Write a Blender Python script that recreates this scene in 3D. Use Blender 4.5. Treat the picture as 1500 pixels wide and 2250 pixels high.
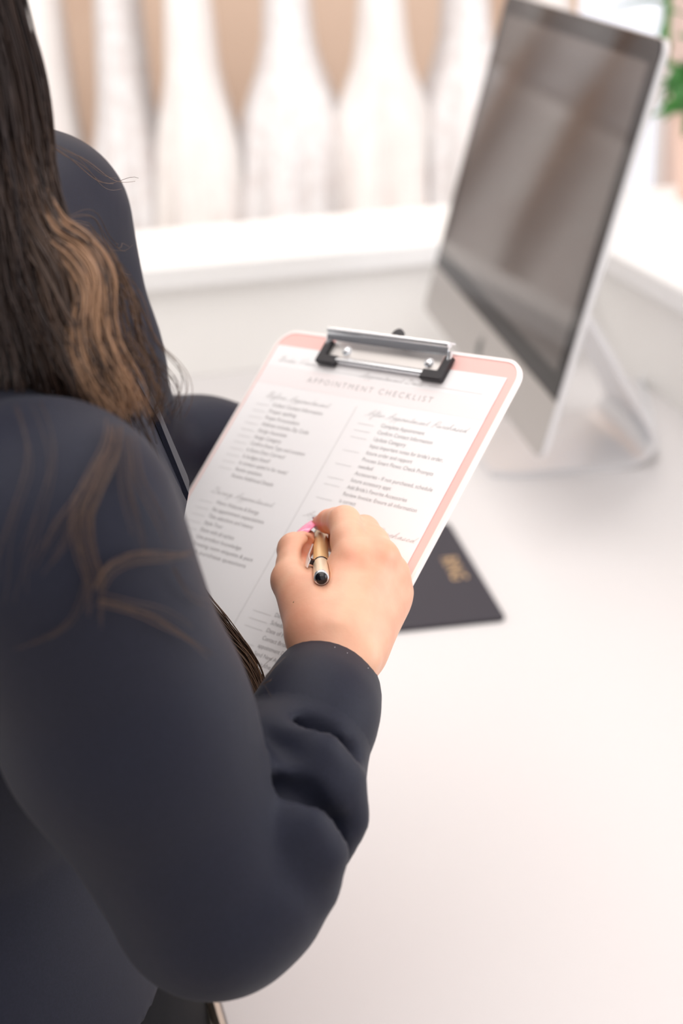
import bpy, bmesh, math, random
import numpy as np
from mathutils import Vector, Matrix
from mathutils.bvhtree import BVHTree

for o in list(bpy.data.objects):
    bpy.data.objects.remove(o)
scene = bpy.context.scene
COL = scene.collection
random.seed(7)
rng = np.random.default_rng(7)

# ---------------------------------------------------------------- camera
cam_d = bpy.data.cameras.new('camera')
cam = bpy.data.objects.new('camera', cam_d)
COL.objects.link(cam)
cam_d.sensor_fit = 'VERTICAL'
cam_d.sensor_height = 36.0
cam_d.lens = 3401.364 / 2250 * 36.0
cam_d.clip_start = 0.02
cam.matrix_world = Matrix(((0.9995345, 0.0305080, 0.0, 0.0),
                           (-0.0118033, 0.3867140, -0.9221242, 0.0),
                           (-0.0281321, 0.9216949, 0.3868941, 1.625),
                           (0, 0, 0, 1)))
cam_d.dof.use_dof = True
cam_d.dof.focus_distance = 0.875
cam_d.dof.aperture_fstop = 4.6
cam_d.dof.aperture_blades = 0
scene.camera = cam

# ---------------------------------------------------------------- world, lights, exposure
world = bpy.data.worlds.new('world')
scene.world = world
world.use_nodes = True
bg = world.node_tree.nodes['Background']
bg.inputs['Color'].default_value = (1.0, 0.985, 0.975, 1)
bg.inputs['Strength'].default_value = 1.3

def area(name, loc, target, sx, sy, power, color):
    d = bpy.data.lights.new(name, 'AREA')
    d.shape = 'RECTANGLE'; d.size = sx; d.size_y = sy
    d.energy = power; d.color = color
    o = bpy.data.objects.new(name, d)
    COL.objects.link(o)
    o.location = loc
    o.rotation_euler = (Vector(target) - Vector(loc)).to_track_quat('-Z', 'Y').to_euler()
    return o
# daylight through the shop window on the right, and the ceiling light panels of the shop
area('window_daylight', (2.85, 1.2, 1.75), (0.0, 0.9, 1.0), 2.6, 1.7, 55, (0.95, 0.97, 1.0))
area('ceiling_panel_light', (-0.2, 0.85, 2.85), (-0.2, 0.85, 0.0), 2.6, 3.0, 70, (1.0, 0.97, 0.95))
area('ceiling_panel_light_rack', (-0.6, 3.6, 2.82), (-0.6, 4.1, 1.0), 3.2, 0.6, 74, (1.0, 0.97, 0.94))

vs = scene.view_settings
vs.view_transform = 'Standard'
vs.look = 'None'
vs.gamma = 1.0
vs.use_curve_mapping = False
vs.exposure = -0.54

# ---------------------------------------------------------------- helpers
def tag(o, label=None, cat=None, group=None, kind=None):
    if label: o['label'] = label
    if cat: o['category'] = cat
    if group: o['group'] = group
    if kind: o['kind'] = kind
    return o

def empty(name, loc=(0, 0, 0), rot=None):
    o = bpy.data.objects.new(name, None)
    COL.objects.link(o)
    o.location = loc
    if rot is not None: o.rotation_euler = rot
    o.empty_display_size = 0.02
    return o

def mat(name, color, rough=0.5, metal=0.0, noise=None, bump=None, **kw):
    """procedural material; noise=(scale, second colour, low, high); bump=(scale, strength, distance)"""
    m = bpy.data.materials.new(name)
    m.use_nodes = True
    nt = m.node_tree
    b = nt.nodes['Principled BSDF']
    b.inputs['Base Color'].default_value = (*color, 1)
    b.inputs['Roughness'].default_value = rough
    b.inputs['Metallic'].default_value = metal
    for k, v in kw.items():
        key = k.replace('_', ' ')
        b.inputs[key].default_value = v
    tc = nt.nodes.new('ShaderNodeTexCoord')
    if noise:
        n = nt.nodes.new('ShaderNodeTexNoise')
        n.inputs['Scale'].default_value = noise[0]
        n.inputs['Detail'].default_value = 4
        nt.links.new(tc.outputs['Object'], n.inputs['Vector'])
        r = nt.nodes.new('ShaderNodeValToRGB')
        r.color_ramp.elements[0].position = noise[2]
        r.color_ramp.elements[1].position = noise[3]
        r.color_ramp.elements[0].color = (*color, 1)
        r.color_ramp.elements[1].color = (*noise[1], 1)
        nt.links.new(n.outputs['Fac'], r.inputs['Fac'])
        nt.links.new(r.outputs['Color'], b.inputs['Base Color'])
    if bump:
        n2 = nt.nodes.new('ShaderNodeTexNoise')
        n2.inputs['Scale'].default_value = bump[0]
        n2.inputs['Detail'].default_value = 3
        nt.links.new(tc.outputs['Object'], n2.inputs['Vector'])
        bp = nt.nodes.new('ShaderNodeBump')
        bp.inputs['Strength'].default_value = bump[1]
        bp.inputs['Distance'].default_value = bump[2]
        nt.links.new(n2.outputs['Fac'], bp.inputs['Height'])
        nt.links.new(bp.outputs['Normal'], b.inputs['Normal'])
    return m

def obj_from(name, verts, faces, material, parent=None, smooth=False, sharp=None):
    me = bpy.data.meshes.new(name)
    me.from_pydata([tuple(map(float, v)) for v in verts], [], faces)
    me.update()
    if smooth:
        me.polygons.foreach_set('use_smooth', [True] * len(me.polygons))
        if sharp is not None:
            me.set_sharp_from_angle(angle=math.radians(sharp))
    if material: me.materials.append(material)
    o = bpy.data.objects.new(name, me)
    COL.objects.link(o)
    if parent: o.parent = parent
    return o

class MB:
    """collects shapes into one mesh"""
    def __init__(s): s.v = []; s.f = []
    def add(s, verts, faces, M=None):
        k = len(s.v)
        for p in verts:
            s.v.append(tuple(M @ Vector(p)) if M is not None else tuple(p))
        s.f += [tuple(i + k for i in fc) for fc in faces]
        return s
    def box(s, x0, x1, y0, y1, z0, z1, M=None):
        v = [(x0, y0, z0), (x1, y0, z0), (x1, y1, z0), (x0, y1, z0), (x0, y0, z1), (x1, y0, z1), (x1, y1, z1), (x0, y1, z1)]
        return s.add(v, [(0, 3, 2, 1), (4, 5, 6, 7), (0, 1, 5, 4), (1, 2, 6, 5), (2, 3, 7, 6), (3, 0, 4, 7)], M)
    def prism(s, outline, z0, z1, M=None, bevel=0.0):
        """outline: ccw list of (x, y); extruded z0..z1 with an optional top/bottom bevel"""
        n = len(outline)
        cx = sum(p[0] for p in outline) / n; cy = sum(p[1] for p in outline) / n
        def inset(d):
            res = []
            for i in range(n):
                a = Vector(outline[i - 1]); b = Vector(outline[i]); c = Vector(outline[(i + 1) % n])
                e1 = (b - a); e2 = (c - b)
                if e1.length < 1e-9: e1 = e2
                if e2.length < 1e-9: e2 = e1
                n1 = Vector((-e1.y, e1.x)).normalized(); n2 = Vector((-e2.y, e2.x)).normalized()
                nn = (n1 + n2)
                nn = nn.normalized() if nn.length > 1e-6 else n1
                k = d / max(0.35, nn.dot(n1))
                res.append((b.x + nn.x * k, b.y + nn.y * k))
            return res
        rings = []
        if bevel > 0:
            rings = [(inset(bevel), z0), (outline, z0 + bevel), (outline, z1 - bevel), (inset(bevel), z1)]
        else:
            rings = [(outline, z0), (outline, z1)]
        v = []; f = []
        for ol, z in rings: v += [(p[0], p[1], z) for p in ol]
        for r in range(len(rings) - 1):
            for i in range(n):
                j = (i + 1) % n
                f.append((r * n + i, r * n + j, (r + 1) * n + j, (r + 1) * n + i))
        f.append(tuple(reversed(range(n))))
        f.append(tuple(range((len(rings) - 1) * n, len(rings) * n)))
        return s.add(v, f, M)
    def tube(s, pts, rad, seg=12, cap=True, M=None, sx=1.0):
        """tube along a polyline; rad is a number or a list"""
        P = [Vector(p) for p in pts]; n = len(P)
        R = rad if isinstance(rad, (list, tuple)) else [rad] * n
        t0 = (P[1] - P[0]).normalized()
        up = Vector((0, 0, 1)) if abs(t0.z) < 0.9 else Vector((1, 0, 0))
        a = t0.cross(up).normalized()
        v = []; f = []
        for i in range(n):
            t = (P[min(i + 1, n - 1)] - P[max(i - 1, 0)]).normalized()
            a = (a - t * a.dot(t)).normalized(); b = t.cross(a)
            for k in range(seg):
                q = 2 * math.pi * k / seg
                v.append(tuple(P[i] + (a * math.cos(q) * sx + b * math.sin(q)) * R[i]))
        for i in range(n - 1):
            for k in range(seg):
                j = (k + 1) % seg
                f.append((i * seg + k, i * seg + j, (i + 1) * seg + j, (i + 1) * seg + k))
        if cap:
            f.append(tuple(reversed(range(seg))))
            f.append(tuple(range((n - 1) * seg, n * seg)))
        return s.add(v, f, M)
    def lathe(s, prof, seg=32, M=None):
        """prof: list of (radius, z)"""
        v = []; f = []
        for r, z in prof:
            for k in range(seg):
                q = 2 * math.pi * k / seg
                v.append((r * math.cos(q), r * math.sin(q), z))
        for i in range(len(prof) - 1):
            for k in range(seg):
                j = (k + 1) % seg
                f.append((i * seg + k, i * seg + j, (i + 1) * seg + j, (i + 1) * seg + k))
        f.append(tuple(reversed(range(seg))))
        f.append(tuple(range((len(prof) - 1) * seg, len(prof) * seg)))
        return s.add(v, f, M)
    def build(s, name, material, parent=None, smooth=False, sharp=35):
        return obj_from(name, s.v, s.f, material, parent, smooth, sharp if smooth else None)

def rrect(x0, x1, y0, y1, r, seg=6):
    pts = []
    for cx, cy, a0 in ((x1 - r, y0 + r, -90), (x1 - r, y1 - r, 0), (x0 + r, y1 - r, 90), (x0 + r, y0 + r, 180)):
        for i in range(seg + 1):
            a = math.radians(a0 + 90 * i / seg)
            pts.append((cx + r * math.cos(a), cy + r * math.sin(a)))
    return pts

def spline(pts, n):
    """Catmull-Rom through pts (tuples of any length), n samples per span"""
    P = np.array(pts, float)
    Q = np.vstack([2 * P[0] - P[1], P, 2 * P[-1] - P[-2]])
    out = []
    for i in range(1, len(Q) - 2):
        for k in range(n):
            t = k / n
            a, b, c, d = Q[i - 1], Q[i], Q[i + 1], Q[i + 2]
            out.append(0.5 * ((2 * b) + (-a + c) * t + (2 * a - 5 * b + 4 * c - d) * t * t + (-a + 3 * b - 3 * c + d) * t ** 3))
    out.append(P[-1])
    return np.array(out)

# ---- implicit surfaces: smooth unions of tapered capsules, meshed with surface nets
class Field:
    def __init__(s, lo, hi, h):
        s.lo = np.array(lo, float); s.h = h
        n = np.ceil((np.array(hi, float) - s.lo) / h).astype(int) + 1
        s.ax = [s.lo[i] + h * np.arange(n[i]) for i in range(3)]
        s.D = np.full(n, 0.05, np.float32)
    def _sl(s, lo, hi):
        a = np.clip(np.floor((lo - s.lo) / s.h).astype(int), 0, np.array(s.D.shape) - 1)
        b = np.clip(np.ceil((hi - s.lo) / s.h).astype(int) + 1, 1, np.array(s.D.shape))
        sl = tuple(slice(a[i], max(b[i], a[i] + 1)) for i in range(3))
        g = np.meshgrid(*[s.ax[i][sl[i]] for i in range(3)], indexing='ij')
        return sl, np.stack(g, -1)
    def mix(s, sl, d, k):
        a = s.D[sl]
        if k <= 0:
            s.D[sl] = np.minimum(a, d); return
        hh = np.clip(0.5 + 0.5 * (d - a) / k, 0, 1)
        s.D[sl] = d * (1 - hh) + a * hh - k * hh * (1 - hh)
    def cap(s, a, b, r1, r2, k=0.005, disp=None):
        a = np.array(a, float); b = np.array(b, float); m = max(r1, r2) + 0.03
        sl, P = s._sl(np.minimum(a, b) - m, np.maximum(a, b) + m)
        ab = b - a; L = max(ab @ ab, 1e-12)
        t = np.clip(((P - a) @ ab) / L, 0, 1)
        d = np.linalg.norm(P - a - t[..., None] * ab, axis=-1) - (r1 + (r2 - r1) * t)
        if disp is not None: d = d - disp(P, t)
        s.mix(sl, d, k)
    def chain(s, nodes, k=0.005, disp=None):
        for (a, r1), (b, r2) in zip(nodes[:-1], nodes[1:]): s.cap(a, b, r1, r2, k, disp)
    def ell(s, c, rad, k=0.005, rot=None):
        c = np.array(c, float); rad = np.array(rad, float); m = rad.max() + 0.03
        sl, P = s._sl(c - m, c + m)
        q = P - c
        if rot is not None: q = q @ np.array(rot)
        k0 = np.linalg.norm(q / rad, axis=-1); k1 = np.linalg.norm(q / rad ** 2, axis=-1)
        s.mix(sl, k0 * (k0 - 1) / np.maximum(k1, 1e-6), k)
    def stack(s, rings, k=0.01, disp=None):
        """rings: (x, y, z, half size x, half size y) going up; an elliptic column"""
        R = np.array(rings, float)
        lo = np.array([(R[:, 0] - R[:, 3]).min(), (R[:, 1] - R[:, 4]).min(), R[0, 2]]) - 0.04
        hi = np.array([(R[:, 0] + R[:, 3]).max(), (R[:, 1] + R[:, 4]).max(), R[-1, 2]]) + 0.04
        sl, P = s._sl(lo, hi)
        z = P[..., 2]
        g = [np.interp(z, R[:, 2], R[:, i]) for i in (0, 1, 3, 4)]
        dx = (P[..., 0] - g[0]); dy = (P[..., 1] - g[1])
        q = np.sqrt((dx / g[2]) ** 2 + (dy / g[3]) ** 2)
        q2 = np.sqrt((dx / g[2] ** 2) ** 2 + (dy / g[3] ** 2) ** 2)
        d = q * (q - 1) / np.maximum(q2, 1e-6)
        if disp is not None: d = d - disp(P, None)
        d = np.maximum(d, np.maximum(R[0, 2] - z, z - R[-1, 2]))
        s.mix(sl, d, k)
    def cut(s, lo, hi, fn, k=0.0):
        sl, P = s._sl(np.array(lo, float), np.array(hi, float))
        d = -fn(P); a = s.D[sl]
        if k <= 0: s.D[sl] = np.maximum(a, d)
        else:
            hh = np.clip(0.5 - 0.5 * (d - a) / k, 0, 1)
            s.D[sl] = d * (1 - hh) + a * hh + k * hh * (1 - hh)
    def mesh(s):
        D = s.D.astype(np.float64)
        nx, ny, nz = D.shape
        c = (nx - 1, ny - 1, nz - 1)
        acc = np.zeros(c + (3,)); cnt = np.zeros(c)
        corner = [(i, j, k) for i in (0, 1) for j in (0, 1) for k in (0, 1)]
        def sub(o): return D[o[0]:o[0] + c[0], o[1]:o[1] + c[1], o[2]:o[2] + c[2]]
        for o in corner:
            for axis in range(3):
                if o[axis]: continue
                p = list(o); p[axis] = 1
                a = sub(o); b = sub(p)
                m = (a < 0) != (b < 0)
                t = np.where(m, a / np.where(m, a - b, 1), 0)
                for ax in range(3):
                    acc[..., ax] += np.where(m, o[ax] + (t if ax == axis else 0), 0)
                cnt += m
        idx = np.full(c, -1, np.int64)
        mask = cnt > 0
        idx[mask] = np.arange(mask.sum())
        ijk = np.argwhere(mask)
        V = s.lo + s.h * (ijk + acc[mask] / cnt[mask][:, None])
        F = []
        for axis in range(3):
            u, w = [(1, 2), (2, 0), (0, 1)][axis]
            a = D; sh = [slice(None)] * 3; sh2 = [slice(None)] * 3
            sh[axis] = slice(0, -1); sh2[axis] = slice(1, None)
            s0 = D[tuple(sh)] < 0; s1 = D[tuple(sh2)] < 0
            E = np.argwhere(s0 != s1)
            ok = (E[:, u] > 0) & (E[:, w] > 0) & (E[:, u] < D.shape[u] - 1) & (E[:, w] < D.shape[w] - 1)
            E = E[ok]
            inside = s0[tuple(E.T)]
            def cell(du, dw):
                q = E.copy(); q[:, u] -= du; q[:, w] -= dw
                return idx[tuple(q.T)]
            a0, a1, a2, a3 = cell(1, 1), cell(0, 1), cell(0, 0), cell(1, 0)
            quad = np.stack([a0, a1, a2, a3], 1)
            quad[~inside] = quad[~inside][:, ::-1]
            F.append(quad)
        return V, np.vstack(F)

def relax(V, F, it=4, lam=0.5):
    """Laplacian smoothing of a quad mesh"""
    n = len(V)
    e = np.vstack([F[:, [0, 1]], F[:, [1, 2]], F[:, [2, 3]], F[:, [3, 0]]])
    for _ in range(it):
        s = np.zeros_like(V); c = np.zeros(n)
        np.add.at(s, e[:, 0], V[e[:, 1]]); np.add.at(c, e[:, 0], 1)
        np.add.at(s, e[:, 1], V[e[:, 0]]); np.add.at(c, e[:, 1], 1)
        V = V + lam * (s / np.maximum(c, 1)[:, None] - V)
    return V

def field_obj(name, fld, material, parent=None, it=4):
    V, F = fld.mesh()
    V = relax(V, F, it)
    return obj_from(name, V, F.tolist(), material, parent, smooth=True)

# ---------------------------------------------------------------- materials
M_desk = mat('white_laminate', (0.665, 0.645, 0.645), 0.45, bump=(900, 0.03, 0.0005))
M_panel = mat('cream_panel_paint', (0.90, 0.88, 0.85), 0.55, bump=(300, 0.04, 0.0005))
M_ledge = mat('white_ledge_paint', (0.86, 0.85, 0.84), 0.4)
M_edge = mat('desk_edge_band', (0.74, 0.62, 0.52), 0.5)
M_floor = mat('pale_floor', (0.62, 0.54, 0.47), 0.45, noise=(6, (0.55, 0.47, 0.40), 0.35, 0.65))
M_wall = mat('warm_wall', (0.70, 0.54, 0.43), 0.7, noise=(1.1, (0.46, 0.29, 0.20), 0.42, 0.60))
M_wall2 = mat('blush_wall', (0.85, 0.70, 0.64), 0.7, noise=(1.2, (0.82, 0.66, 0.60), 0.4, 0.6))
M_ceil = mat('ceiling_paint', (0.88, 0.87, 0.86), 0.8)
M_alu = mat('brushed_aluminium', (0.78, 0.775, 0.79), 0.33, 0.6)
M_alu_front = mat('satin_aluminium', (0.54, 0.515, 0.50), 0.38, 1.0)
M_glass = mat('black_glass', (0.010, 0.007, 0.008), 0.05, IOR=1.45, Specular_IOR_Level=0.22)
M_screen = mat('dark_screen', (0.060, 0.045, 0.041), 0.07, IOR=1.6, Specular_IOR_Level=0.42)
M_logo = mat('black_logo', (0.02, 0.02, 0.02), 0.3)
M_cable = mat('white_cable', (0.70, 0.71, 0.73), 0.5)
M_pink = mat('pink_board', (0.95, 0.57, 0.53), 0.55, Specular_IOR_Level=0.2)
M_rim = mat('pale_board_edge', (0.95, 0.86, 0.84), 0.35)
M_chrome = mat('chrome', (0.90, 0.92, 0.95), 0.16, 0.75)
M_plate = mat('satin_clip_plate', (0.72, 0.69, 0.67), 0.4, 0.7)
M_rubber = mat('black_rubber', (0.016, 0.014, 0.018), 0.5)
M_paper = mat('white_paper', (0.93, 0.915, 0.925), 0.8, noise=(9, (0.92, 0.90, 0.91), 0.4, 0.6))
M_band = mat('pale_pink_print', (0.92, 0.855, 0.86), 0.8)
M_ink = mat('grey_ink', (0.40, 0.38, 0.385), 0.8)
M_ink2 = mat('pale_grey_ink', (0.50, 0.48, 0.48), 0.8)
M_gold = mat('satin_gold', (0.97, 0.70, 0.36), 0.34, 0.55)
M_pale_gold = mat('pale_gold', (0.93, 0.80, 0.60), 0.3, 0.5)
M_penclip = mat('bright_clip_metal', (0.92, 0.90, 0.90), 0.25, 0.45)
M_black = mat('black_lacquer', (0.008, 0.008, 0.012), 0.12)
M_cover = mat('charcoal_cover', (0.034, 0.030, 0.040), 0.62, Specular_IOR_Level=0.3, noise=(900, (0.040, 0.036, 0.047), 0.4, 0.6), bump=(1500, 0.15, 0.0003))
M_foil = mat('gold_foil', (0.78, 0.55, 0.30), 0.35, 0.85)
M_pages = mat('page_block', (0.80, 0.77, 0.72), 0.8)
M_fabric = mat('navy_suit_fabric', (0.0085, 0.0098, 0.0205), 0.6, noise=(700, (0.011, 0.0125, 0.026), 0.35, 0.65), bump=(1600, 0.12, 0.0003), Specular_IOR_Level=0.22, Sheen_Weight=0.04, Sheen_Roughness=0.45)
M_trouser = mat('black_trouser_fabric', (0.006, 0.006, 0.008), 0.8, Specular_IOR_Level=0.2, bump=(1500, 0.1, 0.0003))
M_shoe = mat('black_leather', (0.012, 0.011, 0.011), 0.35)
M_skin = mat('skin', (0.78, 0.445, 0.30), 0.46, noise=(55, (0.74, 0.375, 0.25), 0.38, 0.68), bump=(420, 0.16, 0.0006), Subsurface_Weight=0.16, Subsurface_Scale=0.006)
M_skin.node_tree.nodes['Principled BSDF'].inputs['Subsurface Radius'].default_value = (1.0, 0.38, 0.22)
_nt = M_skin.node_tree
_at = _nt.nodes.new('ShaderNodeAttribute'); _at.attribute_name = 'flush'
_mx = _nt.nodes.new('ShaderNodeMix'); _mx.data_type = 'RGBA'
_mx.inputs['B'].default_value = (0.80, 0.27, 0.16, 1)
_src = _nt.nodes['Principled BSDF'].inputs['Base Color'].links[0].from_socket
_nt.links.new(_at.outputs['Fac'], _mx.inputs['Factor'])
_nt.links.new(_src, _mx.inputs['A'])
_nt.links.new(_mx.outputs['Result'], _nt.nodes['Principled BSDF'].inputs['Base Color'])
M_nail = mat('pink_nail_polish', (0.86, 0.25, 0.42), 0.15)
M_lips = mat('lips', (0.55, 0.2, 0.19), 0.4)
M_eye = mat('eye_white', (0.85, 0.82, 0.8), 0.2)
M_iris = mat('brown_iris', (0.07, 0.035, 0.02), 0.15)
M_gown = mat('ivory_satin', (0.88, 0.85, 0.83), 0.6, noise=(14, (0.84, 0.79, 0.77), 0.42, 0.6))
M_lace = mat('white_lace', (0.87, 0.86, 0.87), 0.8, noise=(26, (0.80, 0.76, 0.76), 0.45, 0.58), bump=(60, 0.3, 0.004))
M_blush = mat('blush_tulle', (0.86, 0.76, 0.72), 0.75, noise=(11, (0.82, 0.69, 0.64), 0.42, 0.6))
M_rail = mat('brass_rail', (0.7, 0.5, 0.3), 0.35, 1.0)
M_wood = mat('hanger_wood', (0.35, 0.2, 0.11), 0.5)
M_leaf = mat('green_leaf', (0.045, 0.22, 0.03), 0.45, noise=(30, (0.025, 0.14, 0.02), 0.4, 0.6))
M_pot = mat('blush_pot', (0.88, 0.63, 0.53), 0.6)
M_soil = mat('soil', (0.05, 0.035, 0.025), 0.9, bump=(120, 0.6, 0.004))
M_frame = mat('window_frame_paint', (0.85, 0.84, 0.84), 0.5)

def pane_mat():
    m = bpy.data.materials.new('bright_window_pane'); m.use_nodes = True
    nt = m.node_tree
    b = nt.nodes['Principled BSDF']
    b.inputs['Base Color'].default_value = (0.8, 0.85, 0.95, 1)
    b.inputs['Roughness'].default_value = 0.1
    b.inputs['Emission Color'].default_value = (0.86, 0.90, 1.0, 1)
    b.inputs['Emission Strength'].default_value = 0.75
    return m
M_pane = pane_mat()

def hair_mat():
    m = bpy.data.materials.new('brown_hair'); m.use_nodes = True
    nt = m.node_tree
    b = nt.nodes['Principled BSDF']
    a = nt.nodes.new('ShaderNodeAttribute'); a.attribute_name = 'strand'
    nt.links.new(a.outputs['Color'], b.inputs['Base Color'])
    b.inputs['Roughness'].default_value = 0.38
    b.inputs['IOR'].default_value = 1.5
    b.inputs['Anisotropic'].default_value = 0.4
    return m
M_hair = hair_mat()

# ================================================================ the room
def structure(name, mb, m, parent=None):
    o = mb.build(name, m, parent)
    if parent is None: o['kind'] = 'structure'
    return o
structure('floor', MB().box(-3.6, 3.3, -2.0, 5.1, -0.1, 0.0), M_floor)
structure('ceiling', MB().box(-3.6, 3.3, -0.8, 5.1, 2.9, 3.0), M_ceil)
# back wall in two pieces beside a tall narrow window
structure('wall_back', MB().box(-3.6, 0.70, 5.0, 5.1, 0, 2.9).box(0.70, 1.06, 5.0, 5.1, 2.5, 2.9), M_wall)
structure('wall_back_blush', MB().box(1.06, 3.3, 5.0, 5.1, 0, 2.9).box(0.70, 1.06, 5.0, 5.1, 0, 0.12), M_wall2)
w1 = structure('window_1', MB().box(0.70, 0.725, 4.98, 5.08, 0.12, 2.5).box(1.035, 1.06, 4.98, 5.08, 0.12, 2.5)
          .box(0.725, 1.035, 4.98, 5.08, 0.12, 0.15).box(0.725, 1.035, 4.98, 5.08, 2.47, 2.5), M_frame)
structure('pane', MB().box(0.725, 1.035, 5.03, 5.04, 0.15, 2.47), M_pane, w1)
# right wall with the shop window
structure('wall_right', MB().box(3.2, 3.3, -2.0, -0.3, 0, 2.9).box(3.2, 3.3, 2.7, 5.0, 0, 2.9)
          .box(3.2, 3.3, -0.3, 2.7, 0, 0.85).box(3.2, 3.3, -0.3, 2.7, 2.65, 2.9), M_wall2)
w2 = structure('window_2', MB().box(3.18, 3.28, -0.3, -0.24, 0.85, 2.65).box(3.18, 3.28, 2.64, 2.7, 0.85, 2.65)
          .box(3.18, 3.28, -0.24, 2.64, 0.85, 0.91).box(3.18, 3.28, -0.24, 2.64, 2.59, 2.65).box(3.19, 3.27, 1.17, 1.23, 0.91, 2.59), M_frame)
structure('pane', MB().box(3.235, 3.245, -0.24, 1.17, 0.91, 2.59), M_pane, w2)
structure('pane', MB().box(3.235, 3.245, 1.23, 2.64, 0.91, 2.59), M_pane, w2)

def settle(root, loc, rot=(0, 0, 0)):
    """parts were built in world coordinates: give the root its own base point and keep the parts where they stand"""
    root.location = loc; root.rotation_euler = rot
    Mi = (Matrix.Translation(loc) @ Matrix.Rotation(rot[2], 4, 'Z')).inverted()
    for o in root.children_recursive:
        if o.type == 'MESH': o.data.transform(Mi)

# ================================================================ reception desk with raised counter
A = math.radians(14.5)
RD = Matrix.Rotation(A, 4, 'Z')
desk = tag(empty('reception_desk'), 'white reception desk with a raised counter wrapped around two sides', 'desk')
MB().prism(rrect(0.123, 0.985, 0.30, 2.272, 0.004, 2), 0.868, 0.900, RD, 0.0015).build('desktop', M_desk, desk)
MB().prism(rrect(0.1195, 0.1230, 0.30, 2.272, 0.001, 1), 0.868, 0.899, RD).build('edge_band', M_edge, desk)
MB().box(-1.30, 1.02, 2.272, 2.31, 0, 1.045, RD).build('back_panel', M_panel, desk)
MB().box(0.985, 1.02, 0.30, 2.272, 0, 1.045, RD).build('side_panel', M_panel, desk)
MB().prism(rrect(-1.30, 1.36, 2.246, 2.51, 0.004, 2), 1.045, 1.08, RD, 0.003).build('counter_ledge', M_ledge, desk)
MB().prism(rrect(0.965, 1.36, 0.30, 2.245, 0.004, 2), 1.045, 1.08, RD, 0.003).build('counter_ledge', M_ledge, desk)
MB().box(-1.30, 1.36, 2.46, 2.49, 0, 1.045, RD).build('front_panel', M_panel, desk)
MB().box(1.31, 1.34, 0.30, 2.46, 0, 1.045, RD).build('front_panel', M_panel, desk)
MB().box(0.16, 0.98, 0.32, 0.345, 0, 0.868, RD).build('end_panel', M_panel, desk)
settle(desk, (0.1, 1.4, 0.0), (0, 0, A))

# ================================================================ computer
WM, GM, CH = 0.65, 0.39, 0.068
YAW, TILT = -1.4346641, 0.2678206
TR = Vector((0.3404349, 1.6105460, 1.625 - 0.1727414))
MM = Matrix.Translation(TR) @ Matrix.Rotation(YAW, 4, 'Z') @ Matrix.Rotation(-TILT, 4, 'X') @ Matrix(((1, 0, 0, 0), (0, 0, -1, 0), (0, 1, 0, 0), (0, 0, 0, 1)))
mon = tag(empty('desktop_computer'), 'silver all-in-one desktop computer with a large dark switched-off screen', 'computer')
H = GM + CH
def grow(ol, d):
    x0, x1, y0, y1 = -WM, 0.0, -H, 0.0
    cx, cy = (x0 + x1) / 2, (y0 + y1) / 2
    return [(cx + (p[0] - cx) * (1 - 2 * d / WM), cy + (p[1] - cy) * (1 - 2 * d / H)) for p in ol]
ol = rrect(-WM, 0, -H, 0, 0.016, 6)
shell = MB()
rings = [(ol, 0.0), (ol, -0.006)] + [(grow(ol, d), z) for d, z in ((0.004, -0.009), (0.03, -0.014), (0.07, -0.022), (0.12, -0.033), (0.17, -0.040), (0.20, -0.042))]
n = len(ol); v = []; f = []
for o2, z in rings: v += [(p[0], p[1], z) for p in o2]
for r in range(len(rings) - 1):
    for i in range(n):
        j = (i + 1) % n
        f.append((r * n + j, r * n + i, (r + 1) * n + i, (r + 1) * n + j))
f.append(tuple(range(n))); f.append(tuple(reversed(range((len(rings) - 1) * n, len(rings) * n))))
shell.add(v, f, MM).build('shell', M_alu, mon, True, 40)
def half_round(x0, x1, y0, y1, r, top):
    pts = []
    spec = [((x1 - r, y0 + r), -90), ((x1 - r, y1 - r), 0), ((x0 + r, y1 - r), 90), ((x0 + r, y0 + r), 180)]
    for i, ((cx, cy), a0) in enumerate(spec):
        rounded = (i in (1, 2)) == top
        if rounded:
            for k in range(7):
                a = math.radians(a0 + 15 * k); pts.append((cx + r * math.cos(a), cy + r * math.sin(a)))
        else:
            pts.append(((x1, y0), (x1, y1), (x0, y1), (x0, y0))[i])
    return pts
MB().prism(half_round(-WM + 0.0015, -0.0015, -GM, -0.0015, 0.015, True), 0.0, 0.0014, MM, 0.0003).build('glass', M_glass, mon)
MB().prism(rrect(-WM + 0.027, -0.027, -GM + 0.027, -0.027, 0.0005, 1), 0.0014, 0.00155, MM).build('screen', M_screen, mon)
chin = MB().prism(half_round(-WM + 0.0005, -0.0005, -H + 0.0005, -GM - 0.0006, 0.0155, False), 0.0, 0.0012, MM, 0.0003).build('chin', M_alu_front, mon)
# the mark on the chin: a bitten apple with a leaf
apple = [(0.0, -0.42), (0.12, -0.48), (0.26, -0.46), (0.40, -0.24), (0.44, -0.12), (0.33, -0.03), (0.29, 0.10), (0.32, 0.22), (0.41, 0.31),
         (0.30, 0.42), (0.16, 0.43), (0.02, 0.38), (-0.14, 0.43), (-0.32, 0.38), (-0.42, 0.22), (-0.44, 0.0), (-0.38, -0.22), (-0.26, -0.44), (-0.12, -0.48)]
leaf = [(0.02, 0.46), (0.14, 0.52), (0.22, 0.66), (0.21, 0.74), (0.08, 0.66), (0.02, 0.56)]
sc = 0.027
lg = MB()
for shp in (apple, leaf):
    lg.prism([(-WM / 2 + p[0] * sc, -GM - CH / 2 + p[1] * sc) for p in shp], 0.0012, 0.0014, MM)
lg.build('logo', M_logo, chin)
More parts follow.
